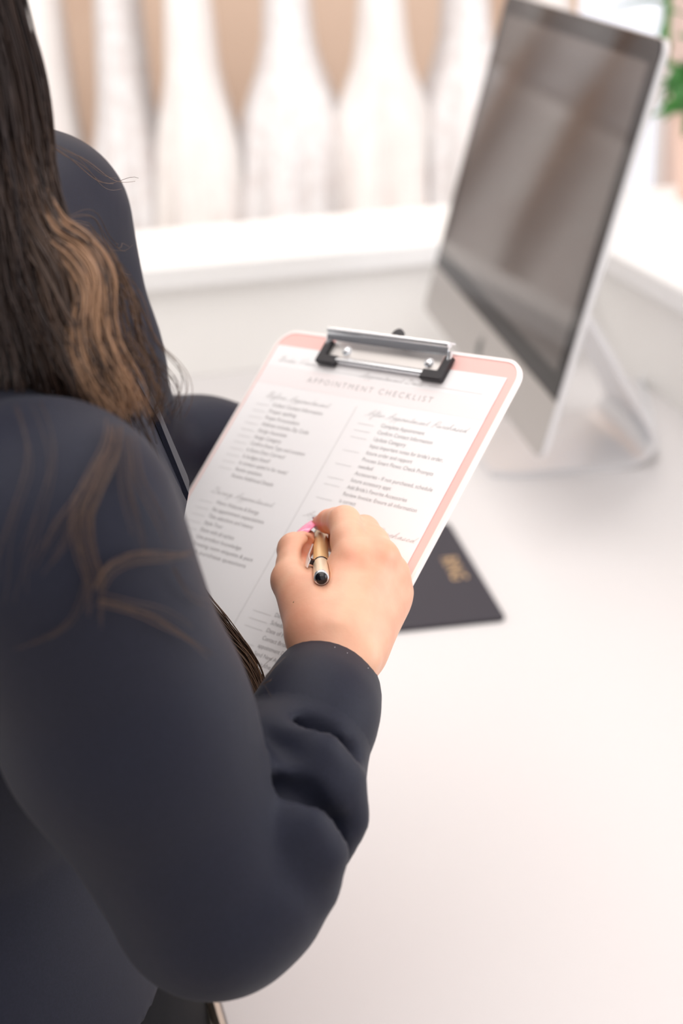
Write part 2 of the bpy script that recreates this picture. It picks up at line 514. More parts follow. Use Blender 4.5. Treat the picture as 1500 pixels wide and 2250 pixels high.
# stand
wv = Vector((math.cos(YAW), math.sin(YAW), 0)); bv = Vector((-math.sin(YAW), math.cos(YAW), 0))
mid = TR + (MM.to_3x3() @ Vector((-WM / 2, -H, 0))); mid.z = 0.900
MS = Matrix(((bv.x, wv.x, 0, mid.x), (bv.y, wv.y, 0, mid.y), (0, 0, 1, mid.z), (0, 0, 0, 1)))
prof = spline([(0.002, 0.0045), (0.08, 0.0045), (0.165, 0.0045), (0.195, 0.009), (0.211, 0.026), (0.210, 0.045), (0.172, 0.115), (0.132, 0.185), (0.100, 0.235), (0.088, 0.262)], 4)
sv = []; sf = []
m_ = len(prof)
for i, p in enumerate(prof):
    t = prof[min(i + 1, m_ - 1)] - prof[max(i - 1, 0)]; t = t / np.linalg.norm(t); nn = np.array((-t[1], t[0]))
    th = 0.0042; hw = 0.101 - 0.004 * min(1, p[1] / 0.2)
    e = 0.012 if i == 0 else (0.004 if i == 1 else 0)
    for s_, q in ((1, 1), (1, -1), (-1, -1), (-1, 1)):
        sv.append((p[0] + nn[0] * th * s_, (hw - e) * q, p[1] + nn[1] * th * s_))
for i in range(m_ - 1):
    for k in range(4):
        j = (k + 1) % 4
        sf.append((i * 4 + j, i * 4 + k, (i + 1) * 4 + k, (i + 1) * 4 + j))
sf += [(0, 1, 2, 3), tuple((m_ - 1) * 4 + k for k in (3, 2, 1, 0))]
MB().add(sv, [tuple(reversed(q)) for q in sf], MS).build('stand', M_alu, mon, True, 40)
MB().tube([MS @ Vector((0.100, -0.05, 0.262)), MS @ Vector((0.100, 0.05, 0.262))], 0.016, 16).build('hinge', M_alu, mon, True)
settle(mon, (mid.x + bv.x * 0.1, mid.y + bv.y * 0.1, 0.900), (0, 0, YAW))

cab = spline([(mid.x + 0.205, mid.y - 0.02, 0.955), (mid.x + 0.235, mid.y - 0.03, 0.912), (0.4719, 2.3517, 0.9030), (0.4922, 2.2912, 0.9030), (0.5133, 2.1930, 0.9030), (0.5561, 2.0380, 0.9030), (0.6380, 1.9286, 0.9030)], 8)
cable = MB().tube([tuple(c) for c in cab], 0.0036, 8).build('power_cable', M_cable, None, True)
tag(cable, 'thin white power cable trailing from the silver computer stand across the desk', 'cable')

# ================================================================ notebook on the desk
bk = tag(empty('notebook'), 'charcoal notebook with small gold lettering lying flat beside the clipboard', 'notebook')
lx = Vector((-0.98795, -0.15478, 0)); uy = Vector((-0.15478, 0.98795, 0))
RBc = Vector((0.1660, 1.4230, 0.900))
MBk = Matrix(((-lx.x, uy.x, 0, RBc.x), (-lx.y, uy.y, 0, RBc.y), (0, 0, 1, RBc.z), (0, 0, 0, 1)))
MB().prism(rrect(-0.185, 0, 0, 0.258, 0.008, 5), 0.0003, 0.0014, MBk, 0.0003).build('back_cover', M_cover, bk)
MB().prism(rrect(-0.183, -0.003, 0.003, 0.255, 0.006, 4), 0.0014, 0.0026, MBk).build('page_block', M_pages, bk)
front = MB().prism(rrect(-0.185, 0, 0, 0.258, 0.008, 5), 0.0026, 0.0040, MBk, 0.0004).build('front_cover', M_cover, bk)
MB().tube([(-0.185, 0.002, 0.0021), (-0.185, 0.256, 0.0021)], 0.0019, 8, True, MBk).build('spine', M_cover, bk, True)
# blurred gold lettering, running along the long side: strokes of four upright capitals
def text_mesh(body, size, space=1.0, shear=0.0):
    c = bpy.data.curves.new('lettering', 'FONT')
    c.body = body; c.size = size; c.space_character = space; c.shear = shear
    c.resolution_u = 3
    o = bpy.data.objects.new('lettering', c); COL.objects.link(o)
    me = bpy.data.meshes.new_from_object(o.evaluated_get(bpy.context.evaluated_depsgraph_get()))
    V = np.array([v.co[:] for v in me.vertices]) if len(me.vertices) else np.zeros((0, 3))
    F = [tuple(p.vertices) for p in me.polygons]
    bpy.data.objects.remove(o); bpy.data.meshes.remove(me); bpy.data.curves.remove(c)
    return V, F
V, F = text_mesh('RING', 0.0265, 1.05)
w_ = V[:, 0].max()
MT = MBk @ Matrix.Translation((-0.0325, 0.162, 0.00405)) @ Matrix.Rotation(math.radians(-90), 4, 'Z')
lt = MB().add([(p[0] * 0.060 / w_, p[1], 0.00005) for p in V], F, MT).build('gold_lettering', M_foil, front)
settle(bk, tuple(RBc), (0, 0, 0.1554))

# ================================================================ clipboard
CR = Matrix.Rotation(-0.7190585, 4, 'Z') @ Matrix.Rotation(0.7240285, 4, 'X') @ Matrix.Rotation(-0.1187287, 4, 'Y')
MC = Matrix.Translation((-0.0423394, 1.0745283, 1.625 - 0.3188450)) @ CR
cb = tag(empty('clipboard'), 'pale pink clipboard with a chrome clip, held up over the desk', 'clipboard')
MB().prism(rrect(-0.0005, 0.2205, -0.298, 0.0115, 0.014, 8), -0.0028, 0.0, MC, 0.0004).build('board', M_pink, cb)
outer = rrect(-0.0028, 0.2228, -0.3003, 0.0138, 0.016, 8); inner = rrect(-0.0004, 0.2204, -0.2979, 0.0114, 0.0136, 8)
n = len(outer)
v = [(p[0], p[1], z) for ol_, z in ((outer, -0.0030), (outer, 0.0002), (inner, 0.0004), (inner, -0.0030)) for p in ol_]
f = []
for r in range(4):
    for i in range(n):
        j = (i + 1) % n; q = (r + 1) % 4
        f.append((r * n + i, r * n + j, q * n + j, q * n + i))
MB().add(v, f, MC).build('rim', M_rim, cb, True, 50)
clip = MB().prism(rrect(0.0560, 0.1570, -0.0035, 0.0125, 0.002, 2), 0.0009, 0.0019, MC, 0.0002).build('clip', M_plate, cb)
# sprung lever: a bent chrome plate
lp = [(0.0062, 0.0068), (0.0080, 0.0086), (0.0103, 0.0100), (0.0130, 0.0098), (0.0150, 0.0080), (0.0155, 0.0062)]
lp = spline(lp, 4); lv = []; lf = []
for i, p in enumerate(lp):
    t = lp[min(i + 1, len(lp) - 1)] - lp[max(i - 1, 0)]; t /= np.linalg.norm(t); nn = np.array((-t[1], t[0])) * 0.00045
    for s_, x_ in ((1, 0.0535), (1, 0.1650), (-1, 0.1650), (-1, 0.0535)):
        lv.append((x_, p[0] + nn[0] * s_, p[1] + nn[1] * s_))
for i in range(len(lp) - 1):
    for k in range(4):
        j = (k + 1) % 4; lf.append((i * 4 + k, i * 4 + j, (i + 1) * 4 + j, (i + 1) * 4 + k))
lf += [(3, 2, 1, 0), tuple((len(lp) - 1) * 4 + k for k in range(4))]
MB().add(lv, lf, MC).build('lever', M_chrome, clip, True, 35)
MB().tube([(0.0535, 0.0120, 0.0105), (0.1650, 0.0120, 0.0105)], 0.0021, 12, True, MC).build('lever_roll', M_chrome, clip, True)
MB().tube([(0.0660, -0.0070, 0.0030), (0.1500, -0.0070, 0.0030)], 0.0021, 10, True, MC).build('clamp_rod', M_chrome, clip, True)
for x_ in (0.0530, 0.1650):
    MB().tube([(x_, 0.0095, 0.0075), (x_, 0.0070, 0.0055), (x_, 0.0035, 0.0035)], 0.0019, 8, True, MC).build('wire_arm', M_chrome, clip, True)
for s_, x_ in ((1, 0.0500), (-1, 0.1670)):
    tip = [(0, 0.0070), (0, -0.0098), (0.0005, -0.0110), (0.0015, -0.0115), (0.0185, -0.0115), (0.0185, -0.0045), (0.0062, -0.0045), (0.0062, 0.0070)]
    tip = [(x_ + s_ * a, b) for a, b in tip]
    if s_ < 0: tip.reverse()
    MB().prism(tip, 0.0009, 0.0056, MC, 0.0007).build('corner_tip', M_rubber, clip)
for x_ in (0.0720, 0.1480):
    MB().lathe([(0.0001, 0.0048), (0.002, 0.0046), (0.0032, 0.0038), (0.0036, 0.0019)][::-1], 16, MC @ Matrix.Translation((x_, 0.0015, 0))).build('rivet', M_chrome, clip, True, 60)
MB().lathe([(0.004, 0.0), (0.0048, 0.001), (0.0048, 0.0035), (0.003, 0.0042)], 16, MC @ Matrix.Translation((0.1135, 0.0165, 0.0045))).build('hanging_loop', M_rubber, clip, True, 40)
settle(cb, tuple(MC @ Vector((0.11, -0.298, -0.003))))

# ================================================================ checklist sheet, with its print
sh = tag(empty('checklist_sheet'), 'white printed appointment checklist clamped on the pink clipboard', 'paper')
pv = []; pf = []
NX, NY = 6, 16
for layer in (0, 1):
    for j in range(NY + 1):
        for i in range(NX + 1):
            x_ = 0.0012 + (0.2135 - 0.0012) * i / NX; y_ = -0.279 * j / NY
            pv.append((x_, y_, 0.00035 + 0.00012 * layer))
L_ = (NX + 1) * (NY + 1)
for j in range(NY):
    for i in range(NX):
        a = j * (NX + 1) + i; b = a + 1; c = a + NX + 2; d = a + NX + 1
        pf.append((L_ + a, L_ + d, L_ + c, L_ + b)); pf.append((a, b, c, d))
edge = [i for i in range(NX + 1)] + [(j + 1) * (NX + 1) - 1 for j in range(1, NY + 1)] + [NY * (NX + 1) + i for i in range(NX - 1, -1, -1)] + [j * (NX + 1) for j in range(NY - 1, 0, -1)]
for a, b in zip(edge, edge[1:] + edge[:1]): pf.append((a, b, L_ + b, L_ + a)[::-1])
sheet = MB().add(pv, pf, MC).build('sheet', M_paper, sh)
ZP = 0.00052
MB().add([(0.0012, -0.0325, ZP), (0.2135, -0.0325, ZP), (0.2135, -0.0170, ZP), (0.0012, -0.0170, ZP)], [(0, 1, 2, 3)], MC).build('printed_band', M_band, sheet)
ZT = 0.00058
def put(mb, body, x, y, size, x_end=None, space=1.0, shear=0.0):
    V, F = text_mesh(body, size, space, shear)
    k = 1.0
    if x_end: k = (x_end - x) / max(V[:, 0].max() - V[:, 0].min(), 1e-6)
    x0 = V[:, 0].min()
    mb.add([(x + (p[0] - x0) * k, y + p[1], ZT) for p in V], F, MC)
def rule(mb, x0, x1, y, w=0.00022):
    mb.add([(x0, y - w / 2, ZT), (x1, y - w / 2, ZT), (x1, y + w / 2, ZT), (x0, y + w / 2, ZT)], [(0, 1, 2, 3)], MC)
tt = MB()
put(tt, 'APPOINTMENT CHECKLIST', 0.0486, -0.0262, 0.0060, 0.1655, 1.45)
tt.build('printed_title', M_ink2, sheet)
S = 0.0040
body = MB(); rules = MB()
left1 = [('Collect Contact Information', 0.0799), ('Proper spelling', 0.0573), ('Proper Pronunciation', 0.0642), ('Address includes Zip Code', 0.0772), ('Assign Associate', 0.0592),
         ('Assign Category', 0.0575), ('Confirm Event Type and Location', 0.0846), ('Is Event Date Correct?', 0.0686), ('Is budget listed?', 0.0574),
         ('Is contact opted in for texts?', 0.0787), ('Review questions', 0.0570), ('Review Additional Details', 0.0721)]
for i, (t_, e_) in enumerate(left1):
    y_ = -0.0492 - 0.00535 * i
    put(body, t_, 0.0300, y_, S, e_)
    if i < 11: rule(rules, 0.0130, 0.0265, y_ - 0.0002)
left2 = [('Warm Welcome & Energy', 0.0739), ('Set appointment expectations', 0.0827), ('Take selections and history', 0.0760), ('Style Tour', 0.0491), ('Share with all stylists', 0.0648),
         ('Use product knowledge', 0.0761), ('Dressing room etiquette & pace', 0.0915), ('Ask purchase questions', 0.0886)]
for i, (t_, e_) in enumerate(left2):
    y_ = -0.1300 - 0.00545 * i
    put(body, t_, 0.0300, y_, S, e_)
    rule(rules, 0.0130, 0.0265, y_ - 0.0002)
right1 = [('Complete Appointment', 0.1736, 1), ('Confirm Contact Information', 0.1836, 1), ('Update Category', 0.1640, 1), ('Input important notes for bride\u2019s order,', 0.1990, 0), ('future order and rapport', 0.1760, 1),
          ('Process Smart Flows: Check Prompts', 0.1970, 0), ('needed', 0.1480, 1), ('Accessories - If not purchased, schedule', 0.2030, 0), ('future accessory appt', 0.1710, 1),
          ('Add Bride\u2019s Favorite Accessories', 0.1880, 1), ('Review Invoice: Ensure all information', 0.1995, 0), ('is correct', 0.1500, 1)]
for i, (t_, e_, l_) in enumerate(right1):
    y_ = -0.0498 - 0.00527 * i
    put(body, t_, 0.1355, y_, S, e_)
    if l_: rule(rules, 0.1147, 0.1295, y_ - 0.0002)
right2 = [('Date of appointment', 0.176, 1), ('Schedule follow up', 0.172, 1), ('Date of Follow Up Call', 0.178, 1), ('Contact Bride by phone', 0.181, 0), ('appointment Date', 0.170, 1),
          ('Send New Arrivals', 0.172, 0), ('is the goal', 0.1545, 0), ('is the follow up', 0.163, 0), ('Reminders', 0.160, 0)]
yr = [-0.1930, -0.1985, -0.2040, -0.2095, -0.2150, -0.2205, -0.2260, -0.2360, -0.2415]
for (t_, e_, l_), y_ in zip(right2, yr):
    put(body, t_, 0.1350 if not t_.startswith('is ') else 0.1440, y_, S, (0.1350 if not t_.startswith('is ') else 0.1440) + 0.00178 * len(t_))
    if l_: rule(rules, 0.1150, 0.1318, y_ - 0.0002)
rule(rules, 0.0571, 0.0999, -0.0150); rule(rules, 0.1560, 0.2017, -0.0142)
rules.add([(0.1058, -0.262, ZT), (0.1061, -0.262, ZT), (0.1061, -0.038, ZT), (0.1058, -0.038, ZT)], [(0, 1, 2, 3)], MC)
body.build('printed_lines', M_ink, sheet)
rules.build('printed_rules', M_ink2, sheet)
# handwritten style headings: one pen stroke for each letter, drawn as a thin ribbon
GL = {
 'a': (1.15, [(0.75, 0.85), (0.4, 1.0), (0.1, 0.5), (0.3, 0.05), (0.65, 0.4), (0.78, 0.9), (0.75, 0.2), (1.0, 0.05), (1.15, 0.25)]),
 'c': (0.95, [(0.75, 0.85), (0.45, 1.0), (0.12, 0.5), (0.4, 0.02), (0.95, 0.3)]),
 'd': (1.2, [(0.7, 0.8), (0.35, 0.95), (0.1, 0.45), (0.35, 0.05), (0.7, 0.5), (0.95, 2.3), (0.8, 0.6), (0.9, 0.05), (1.2, 0.3)]),
 'e': (0.9, [(0.0, 0.25), (0.45, 0.55), (0.6, 0.9), (0.4, 1.0), (0.15, 0.5), (0.4, 0.02), (0.9, 0.3)]),
 'f': (0.8, [(0.0, 0.2), (0.5, 1.6), (0.6, 2.4), (0.35, 1.8), (0.2, -1.2), (0.0, -1.3), (0.3, -0.1), (0.8, 0.3)]),
 'g': (1.1, [(0.75, 0.85), (0.4, 1.0), (0.1, 0.5), (0.4, 0.05), (0.75, 0.8), (0.55, -1.1), (0.2, -1.2), (0.5, -0.3), (1.1, 0.3)]),
 'h': (1.2, [(0.0, 0.2), (0.45, 1.8), (0.4, 2.3), (0.2, 0.9), (0.12, 0.0), (0.4, 0.8), (0.7, 0.95), (0.75, 0.2), (0.95, 0.02), (1.2, 0.3)]),
 'i': (0.6, [(0.0, 0.25), (0.3, 0.95), (0.22, 0.2), (0.38, 0.02), (0.6, 0.25)]),
 'l': (0.7, [(0.0, 0.2), (0.5, 1.8), (0.45, 2.3), (0.2, 0.7), (0.35, 0.0), (0.7, 0.3)]),
 'm': (1.7, [(0.0, 0.3), (0.2, 0.9), (0.15, 0.0), (0.5, 0.9), (0.65, 0.8), (0.6, 0.0), (1.0, 0.9), (1.15, 0.8), (1.15, 0.15), (1.35, 0.02), (1.7, 0.3)]),
 'n': (1.2, [(0.0, 0.3), (0.2, 0.9), (0.15, 0.0), (0.5, 0.9), (0.7, 0.8), (0.7, 0.15), (0.9, 0.02), (1.2, 0.3)]),
 'o': (1.0, [(0.55, 0.95), (0.2, 0.75), (0.2, 0.15), (0.6, 0.1), (0.75, 0.7), (0.5, 0.95), (1.0, 0.75)]),
 'p': (1.0, [(0.0, 0.3), (0.3, 1.0), (0.05, -1.3), (0.3, 0.6), (0.65, 0.95), (0.7, 0.3), (0.35, 0.05), (1.0, 0.25)]),
 'r': (0.8, [(0.0, 0.25), (0.25, 1.05), (0.4, 0.85), (0.6, 0.85), (0.5, 0.15), (0.8, 0.25)]),
 's': (0.8, [(0.0, 0.2), (0.4, 1.05), (0.5, 0.5), (0.35, 0.02), (0.1, 0.12), (0.8, 0.25)]),
 't': (0.75, [(0.0, 0.25), (0.45, 1.9), (0.25, 0.4), (0.4, 0.02), (0.75, 0.3)]),
 'u': (1.15, [(0.0, 0.4), (0.2, 0.95), (0.15, 0.2), (0.4, 0.05), (0.75, 0.9), (0.72, 0.2), (0.9, 0.02), (1.15, 0.3)]),
 'A': (1.9, [(-0.3, -0.2), (0.3, 0.2), (1.2, 2.5), (1.25, 1.0), (1.1, -0.1), (0.4, 0.9), (1.5, 0.9), (1.9, 0.3)]),
 'B': (1.7, [(0.2, 1.6), (0.7, 2.5), (0.3, 0.0), (0.8, 2.4), (1.4, 2.1), (0.8, 1.3), (1.4, 0.8), (0.9, 0.0), (0.3, 0.1), (1.7, 0.3)]),
 'D': (1.9, [(0.6, 2.3), (0.3, 0.1), (-0.2, 0.4), (1.0, 0.0), (1.6, 1.2), (1.0, 2.4), (0.0, 2.1), (0.9, 1.9), (1.9, 0.3)]),
 'P': (1.6, [(0.7, 2.2), (0.3, -0.4), (0.7, 2.3), (1.5, 2.2), (1.3, 1.3), (0.6, 1.1), (1.2, 0.5), (1.6, 0.25)]),
 'N': (1.9, [(-0.1, 0.0), (0.5, 2.4), (0.8, 1.2), (1.0, 0.0), (1.5, 2.5), (1.9, 2.4)]),
}
def script_ribbon(mb, text, x, y, x_end, h, w=0.00020):
    adv = 0; strokes = []
    run = []
    for ch in text:
        if ch == ' ':
            if run: strokes.append(run); run = []
            adv += 0.9; continue
        wd, pts = GL[ch]
        run += [(adv + p[0] + 0.35 * p[1], p[1]) for p in pts]
        adv += wd
    if run: strokes.append(run)
    allx = [p[0] for r in strokes for p in r]
    k = (x_end - x) / (max(allx) - min(allx)); mx = min(allx)
    for r in strokes:
        c = spline([(x + (p[0] - mx) * k, y + p[1] * h) for p in r], 4)
        vv = []; ff = []
        for i in range(len(c)):
            t = c[min(i + 1, len(c) - 1)] - c[max(i - 1, 0)]; t = t / max(np.linalg.norm(t), 1e-9)
            nn = np.array((-t[1], t[0])) * w / 2
            vv += [(c[i][0] + nn[0], c[i][1] + nn[1], ZT), (c[i][0] - nn[0], c[i][1] - nn[1], ZT)]
        for i in range(len(c) - 1): ff.append((2 * i, 2 * i + 1, 2 * i + 3, 2 * i + 2))
        mb.add(vv, ff, MC)
scr = MB()
script_ribbon(scr, 'Before Appointment', 0.0195, -0.0430, 0.0830, 0.0019)
script_ribbon(scr, 'After Appointment Purchased', 0.1170, -0.0430, 0.2065, 0.0019)
script_ribbon(scr, 'During Appointment', 0.0195, -0.1225, 0.0830, 0.0019)
script_ribbon(scr, 'Appointment Not Purchased', 0.1120, -0.1225, 0.2120, 0.0019)
script_ribbon(scr, 'Brides Name', 0.0110, -0.0130, 0.0480, 0.0017)
script_ribbon(scr, 'Appointment Date', 0.0930, -0.0155, 0.1510, 0.0017)
scr.build('printed_script', M_ink2, sheet)['kind'] = 'stuff'
settle(sh, tuple(MC @ Vector((0.108, -0.279, 0.0004))))

# ================================================================ pen
PE = Vector((-0.0123, 0.7808, 1.2579)); PT = Vector((-0.0139, 0.9116, 1.2360))
pen = tag(empty('pen'), 'gold ballpoint pen with chrome clip and black end, gripped in the writing hand', 'pen')
ax_ = (PE - PT); PL = ax_.length; ax_.normalize()
right_ = Vector((1, 0, 0)); right_ = (right_ - ax_ * right_.dot(ax_)).normalized(); up_ = ax_.cross(right_)
MP = Matrix(((right_.x, up_.x, ax_.x, PT.x), (right_.y, up_.y, ax_.y, PT.y), (right_.z, up_.z, ax_.z, PT.z), (0, 0, 0, 1)))
MB().lathe([(0.0004, 0), (0.0006, 0.001), (0.0013, 0.004), (0.0026, 0.012)], 20, MP).build('tip', M_chrome, pen, True)
MB().lathe([(0.0026, 0.012), (0.0034, 0.020), (0.0038, 0.032), (0.0039, PL * 0.25)], 28, MP).build('grip', M_gold, pen, True)
z_ = PL * 0.25
MB().lathe([(0.0040, z_), (0.0043, z_ + 0.0004), (0.0043, z_ + 0.0010), (0.0040, z_ + 0.0013), (0.0040, z_ + 0.0018), (0.0043, z_ + 0.0021), (0.0043, z_ + 0.0028), (0.0041, z_ + 0.0031)], 28, MP).build('ring', M_chrome, pen, True, 40)
MB().lathe([(0.0041, z_ + 0.003), (0.0044, z_ + 0.010), (0.0046, PL - 0.045), (0.00465, PL - 0.0300)], 32, MP).build('barrel', M_gold, pen, True)
MB().lathe([(0.0046, PL - 0.0301), (0.0048, PL - 0.0297), (0.0048, PL - 0.0278), (0.0046, PL - 0.0274)], 32, MP).build('band', M_black, pen, True, 50)
MB().lathe([(0.0046, PL - 0.0275), (0.00465, PL - 0.020), (0.0045, PL - 0.004), (0.0043, PL - 0.0022)], 32, MP).build('cap', M_pale_gold, pen, True)
MB().lathe([(0.0044, PL - 0.0024), (0.0045, PL - 0.0014), (0.0042, PL - 0.0002), (0.0036, PL)], 32, MP).build('end_ring', M_chrome, pen, True)
MB().lathe([(0.0036, PL - 0.0004), (0.0034, PL + 0.0010), (0.0024, PL + 0.0022), (0.0010, PL + 0.0027), (0.0001, PL + 0.0028)], 28, MP).build('end_cap', M_black, pen, True)
# clip: a tapering blade standing off the left side of the barrel
phi = math.radians(158)
MCl = MP @ Matrix.Rotation(phi, 4, 'Z')
cl = [(PL - 0.0215, 0.0076, 0.0026), (PL - 0.0245, 0.0084, 0.0029), (PL - 0.032, 0.0084, 0.0028), (PL - 0.044, 0.0074, 0.0024), (PL - 0.058, 0.0060, 0.0016), (PL - 0.067, 0.0053, 0.0007)]
cv = []; cf = []
for z, r, hw in cl:
    cv += [(r - 0.0004, -hw, z), (r + 0.0002, -hw, z), (r + 0.0007, 0, z), (r + 0.0002, hw, z), (r - 0.0004, hw, z)]
for i in range(len(cl) - 1):
    for k in range(5):
        j = (k + 1) % 5; cf.append((i * 5 + k, i * 5 + j, (i + 1) * 5 + j, (i + 1) * 5 + k))
cf += [tuple(range(5)), tuple((len(cl) - 1) * 5 + k for k in reversed(range(5)))]
pc = MB().add(cv, [tuple(reversed(q)) for q in cf], MCl).build('pen_clip', M_penclip, pen, True, 30)
MB().box(0.0040, 0.0082, -0.0013, 0.0013, PL - 0.0300, PL - 0.0262, MCl).build('clip_mount', M_black, pc)
settle(pen, tuple(PT))

# ================================================================ plant on the corner of the ledge
pl = tag(empty('potted_plant'), 'leafy green plant in a blush pot standing on the counter ledge behind the computer', 'plant')
PC = Vector((0.652, 2.650, 1.0805))
MPt = Matrix.Translation(PC)
MB().lathe([(0.056, 0.0), (0.060, 0.002), (0.074, 0.135), (0.076, 0.15), (0.071, 0.15), (0.068, 0.13), (0.001, 0.128)], 32, MPt).build('pot', M_pot, pl, True, 40)
MB().lathe([(0.067, 0.122), (0.067, 0.132), (0.03, 0.136), (0.001, 0.137)], 20, MPt).build('soil', M_soil, pl)
def leaf_mesh(L, W_):
    vv = []; ff = []
    for i in range(9):
        t = i / 8; w_ = W_ * math.sin(math.pi * min(1, t * 0.97 + 0.02)) ** 0.8 * (1 - 0.35 * t)
        dz = -0.35 * L * t * t
        for q in (-1, -0.5, 0, 0.5, 1): vv.append((t * L, q * w_, dz + 0.18 * W_ * abs(q)))
    for i in range(8):
        for k in range(4): ff.append((i * 5 + k, (i + 1) * 5 + k, (i + 1) * 5 + k + 1, i * 5 + k + 1))
    k0 = len(vv)
    vv2 = [(a, b, c - 0.0012) for a, b, c in vv]
    ff2 = [tuple(i + k0 for i in reversed(q)) for q in ff]
    rim = [i * 5 for i in range(9)] + [40 + k for k in range(1, 5)] + [i * 5 + 4 for i in range(7, -1, -1)] + [3, 2, 1]
    fr = [(a, a + k0, b + k0, b)[::-1] for a, b in zip(rim, rim[1:] + rim[:1])]
    return vv + vv2, ff + ff2 + fr
lv_, lf_ = leaf_mesh(1.0, 0.30)
leaf_me = bpy.data.meshes.new('leaf'); leaf_me.from_pydata(lv_, [], lf_); leaf_me.update()
leaf_me.polygons.foreach_set('use_smooth', [True] * len(leaf_me.polygons)); leaf_me.materials.append(M_leaf)
def leaf_at(p, yaw, pitch, L):
    o = bpy.data.objects.new('leaf', leaf_me); COL.objects.link(o); o.parent = pl
    o.location = Vector(p) - PC; o.rotation_euler = (random.uniform(-.3, .3), -pitch, yaw); o.scale = (L, L, L)
def stem(pts, r=0.0028):
    MB().tube([tuple(q) for q in spline(pts, 6)], r, 8).build('stem', M_leaf, pl, True)
def offs(a, b, c): return tuple(PC + Vector((a, b, c)))
stem([offs(0, 0, 0.13), offs(-0.025, -0.02, 0.20), (0.5444, 2.5481, 1.3139), (0.5385, 2.5546, 1.3553), (0.5398, 2.5609, 1.3962), (0.5422, 2.5726, 1.4500), (0.5453, 2.5841, 1.5032)], 0.0060)
stem([offs(0.01, 0, 0.13), offs(0.03, 0.02, 0.26), offs(0.06, 0.03, 0.40), offs(0.07, 0.03, 0.52)])
stem([offs(-0.01, 0.02, 0.13), offs(-0.02, 0.05, 0.24), offs(-0.05, 0.06, 0.33)])
stem([offs(0, -0.02, 0.13), offs(0.02, -0.05, 0.2), offs(0.03, -0.07, 0.27)])
for a, b, c, yw, pt, L in ((-0.028, -0.01, 0.20, 2.8, 0.0, 0.075), (-0.02, -0.01, 0.17, 3.5, -0.1, 0.085), (0.01, -0.03, 0.20, 4.4, 0.2, 0.10), (-0.01, -0.02, 0.165, 3.9, -0.3, 0.09),
        
        (0.03, 0.02, 0.26, 0.6, 0.3, 0.10), (0.05, 0.03, 0.36, 5.4, 0.3, 0.10), (0.06, 0.03, 0.42, 2.2, 0.3, 0.09), (0.07, 0.03, 0.5, 0.2, 0.5, 0.1), (0.07, 0.03, 0.52, 3.6, 0.5, 0.09),
        (-0.02, 0.05, 0.24, 1.8, 0.4, 0.1), (-0.05, 0.06, 0.33, 2.6, 0.4, 0.09), (0.03, -0.07, 0.27, 4.9, 0.3, 0.1), (0.02, -0.05, 0.2, 5.9, 0.2, 0.1), (0.02, 0.0, 0.17, 0.2, 0.1, 0.11), (0.0, 0.03, 0.17, 1.4, 0.1, 0.11)):
    leaf_at(offs(a, b, c), yw, pt, L)
for p_, yw, pt, L in (((0.5395, 2.5583, 1.3771), 3.3, -0.9, 0.030), ((0.5392, 2.5546, 1.3553), 4.4, -1.1, 0.035), ((0.5414, 2.5637, 1.4028), 3.05, 0.25, 0.085), ((0.5441, 2.5782, 1.4631), 2.6, 0.2, 0.09),
        ((0.5445, 2.5837, 1.4764), 0.4, 0.2, 0.09), ((0.5453, 2.5841, 1.5032), 4.6, 0.5, 0.08), ((0.5453, 2.5841, 1.5032), 1.6, 0.6, 0.08), ((0.5396, 2.5581, 1.3896), 0.6, 0.1, 0.06), ((0.5770, 2.5206, 1.2742), 3.5, 0.55, 0.075), ((0.5775, 2.5005, 1.2523), 3.9, 0.35, 0.080), ((0.5873, 2.5391, 1.2926), 4.3, 0.7, 0.085), ((0.5783, 2.5168, 1.2393), 3.2, 0.25, 0.07), ((0.5616, 2.5272, 1.3158), 3.7, -0.7, 0.06), ((0.5677, 2.5140, 1.3103), 4.2, -0.6, 0.07), ((0.5608, 2.5175, 1.2926), 3.3, -0.5, 0.05), ((0.5708, 2.4995, 1.3015), 5.0, -0.5, 0.07)):
    leaf_at(p_, yw, pt, L)
for o in pl.children:
    if o.data is not leaf_me: o.data.transform(Matrix.Translation(-PC))
pl.location = PC

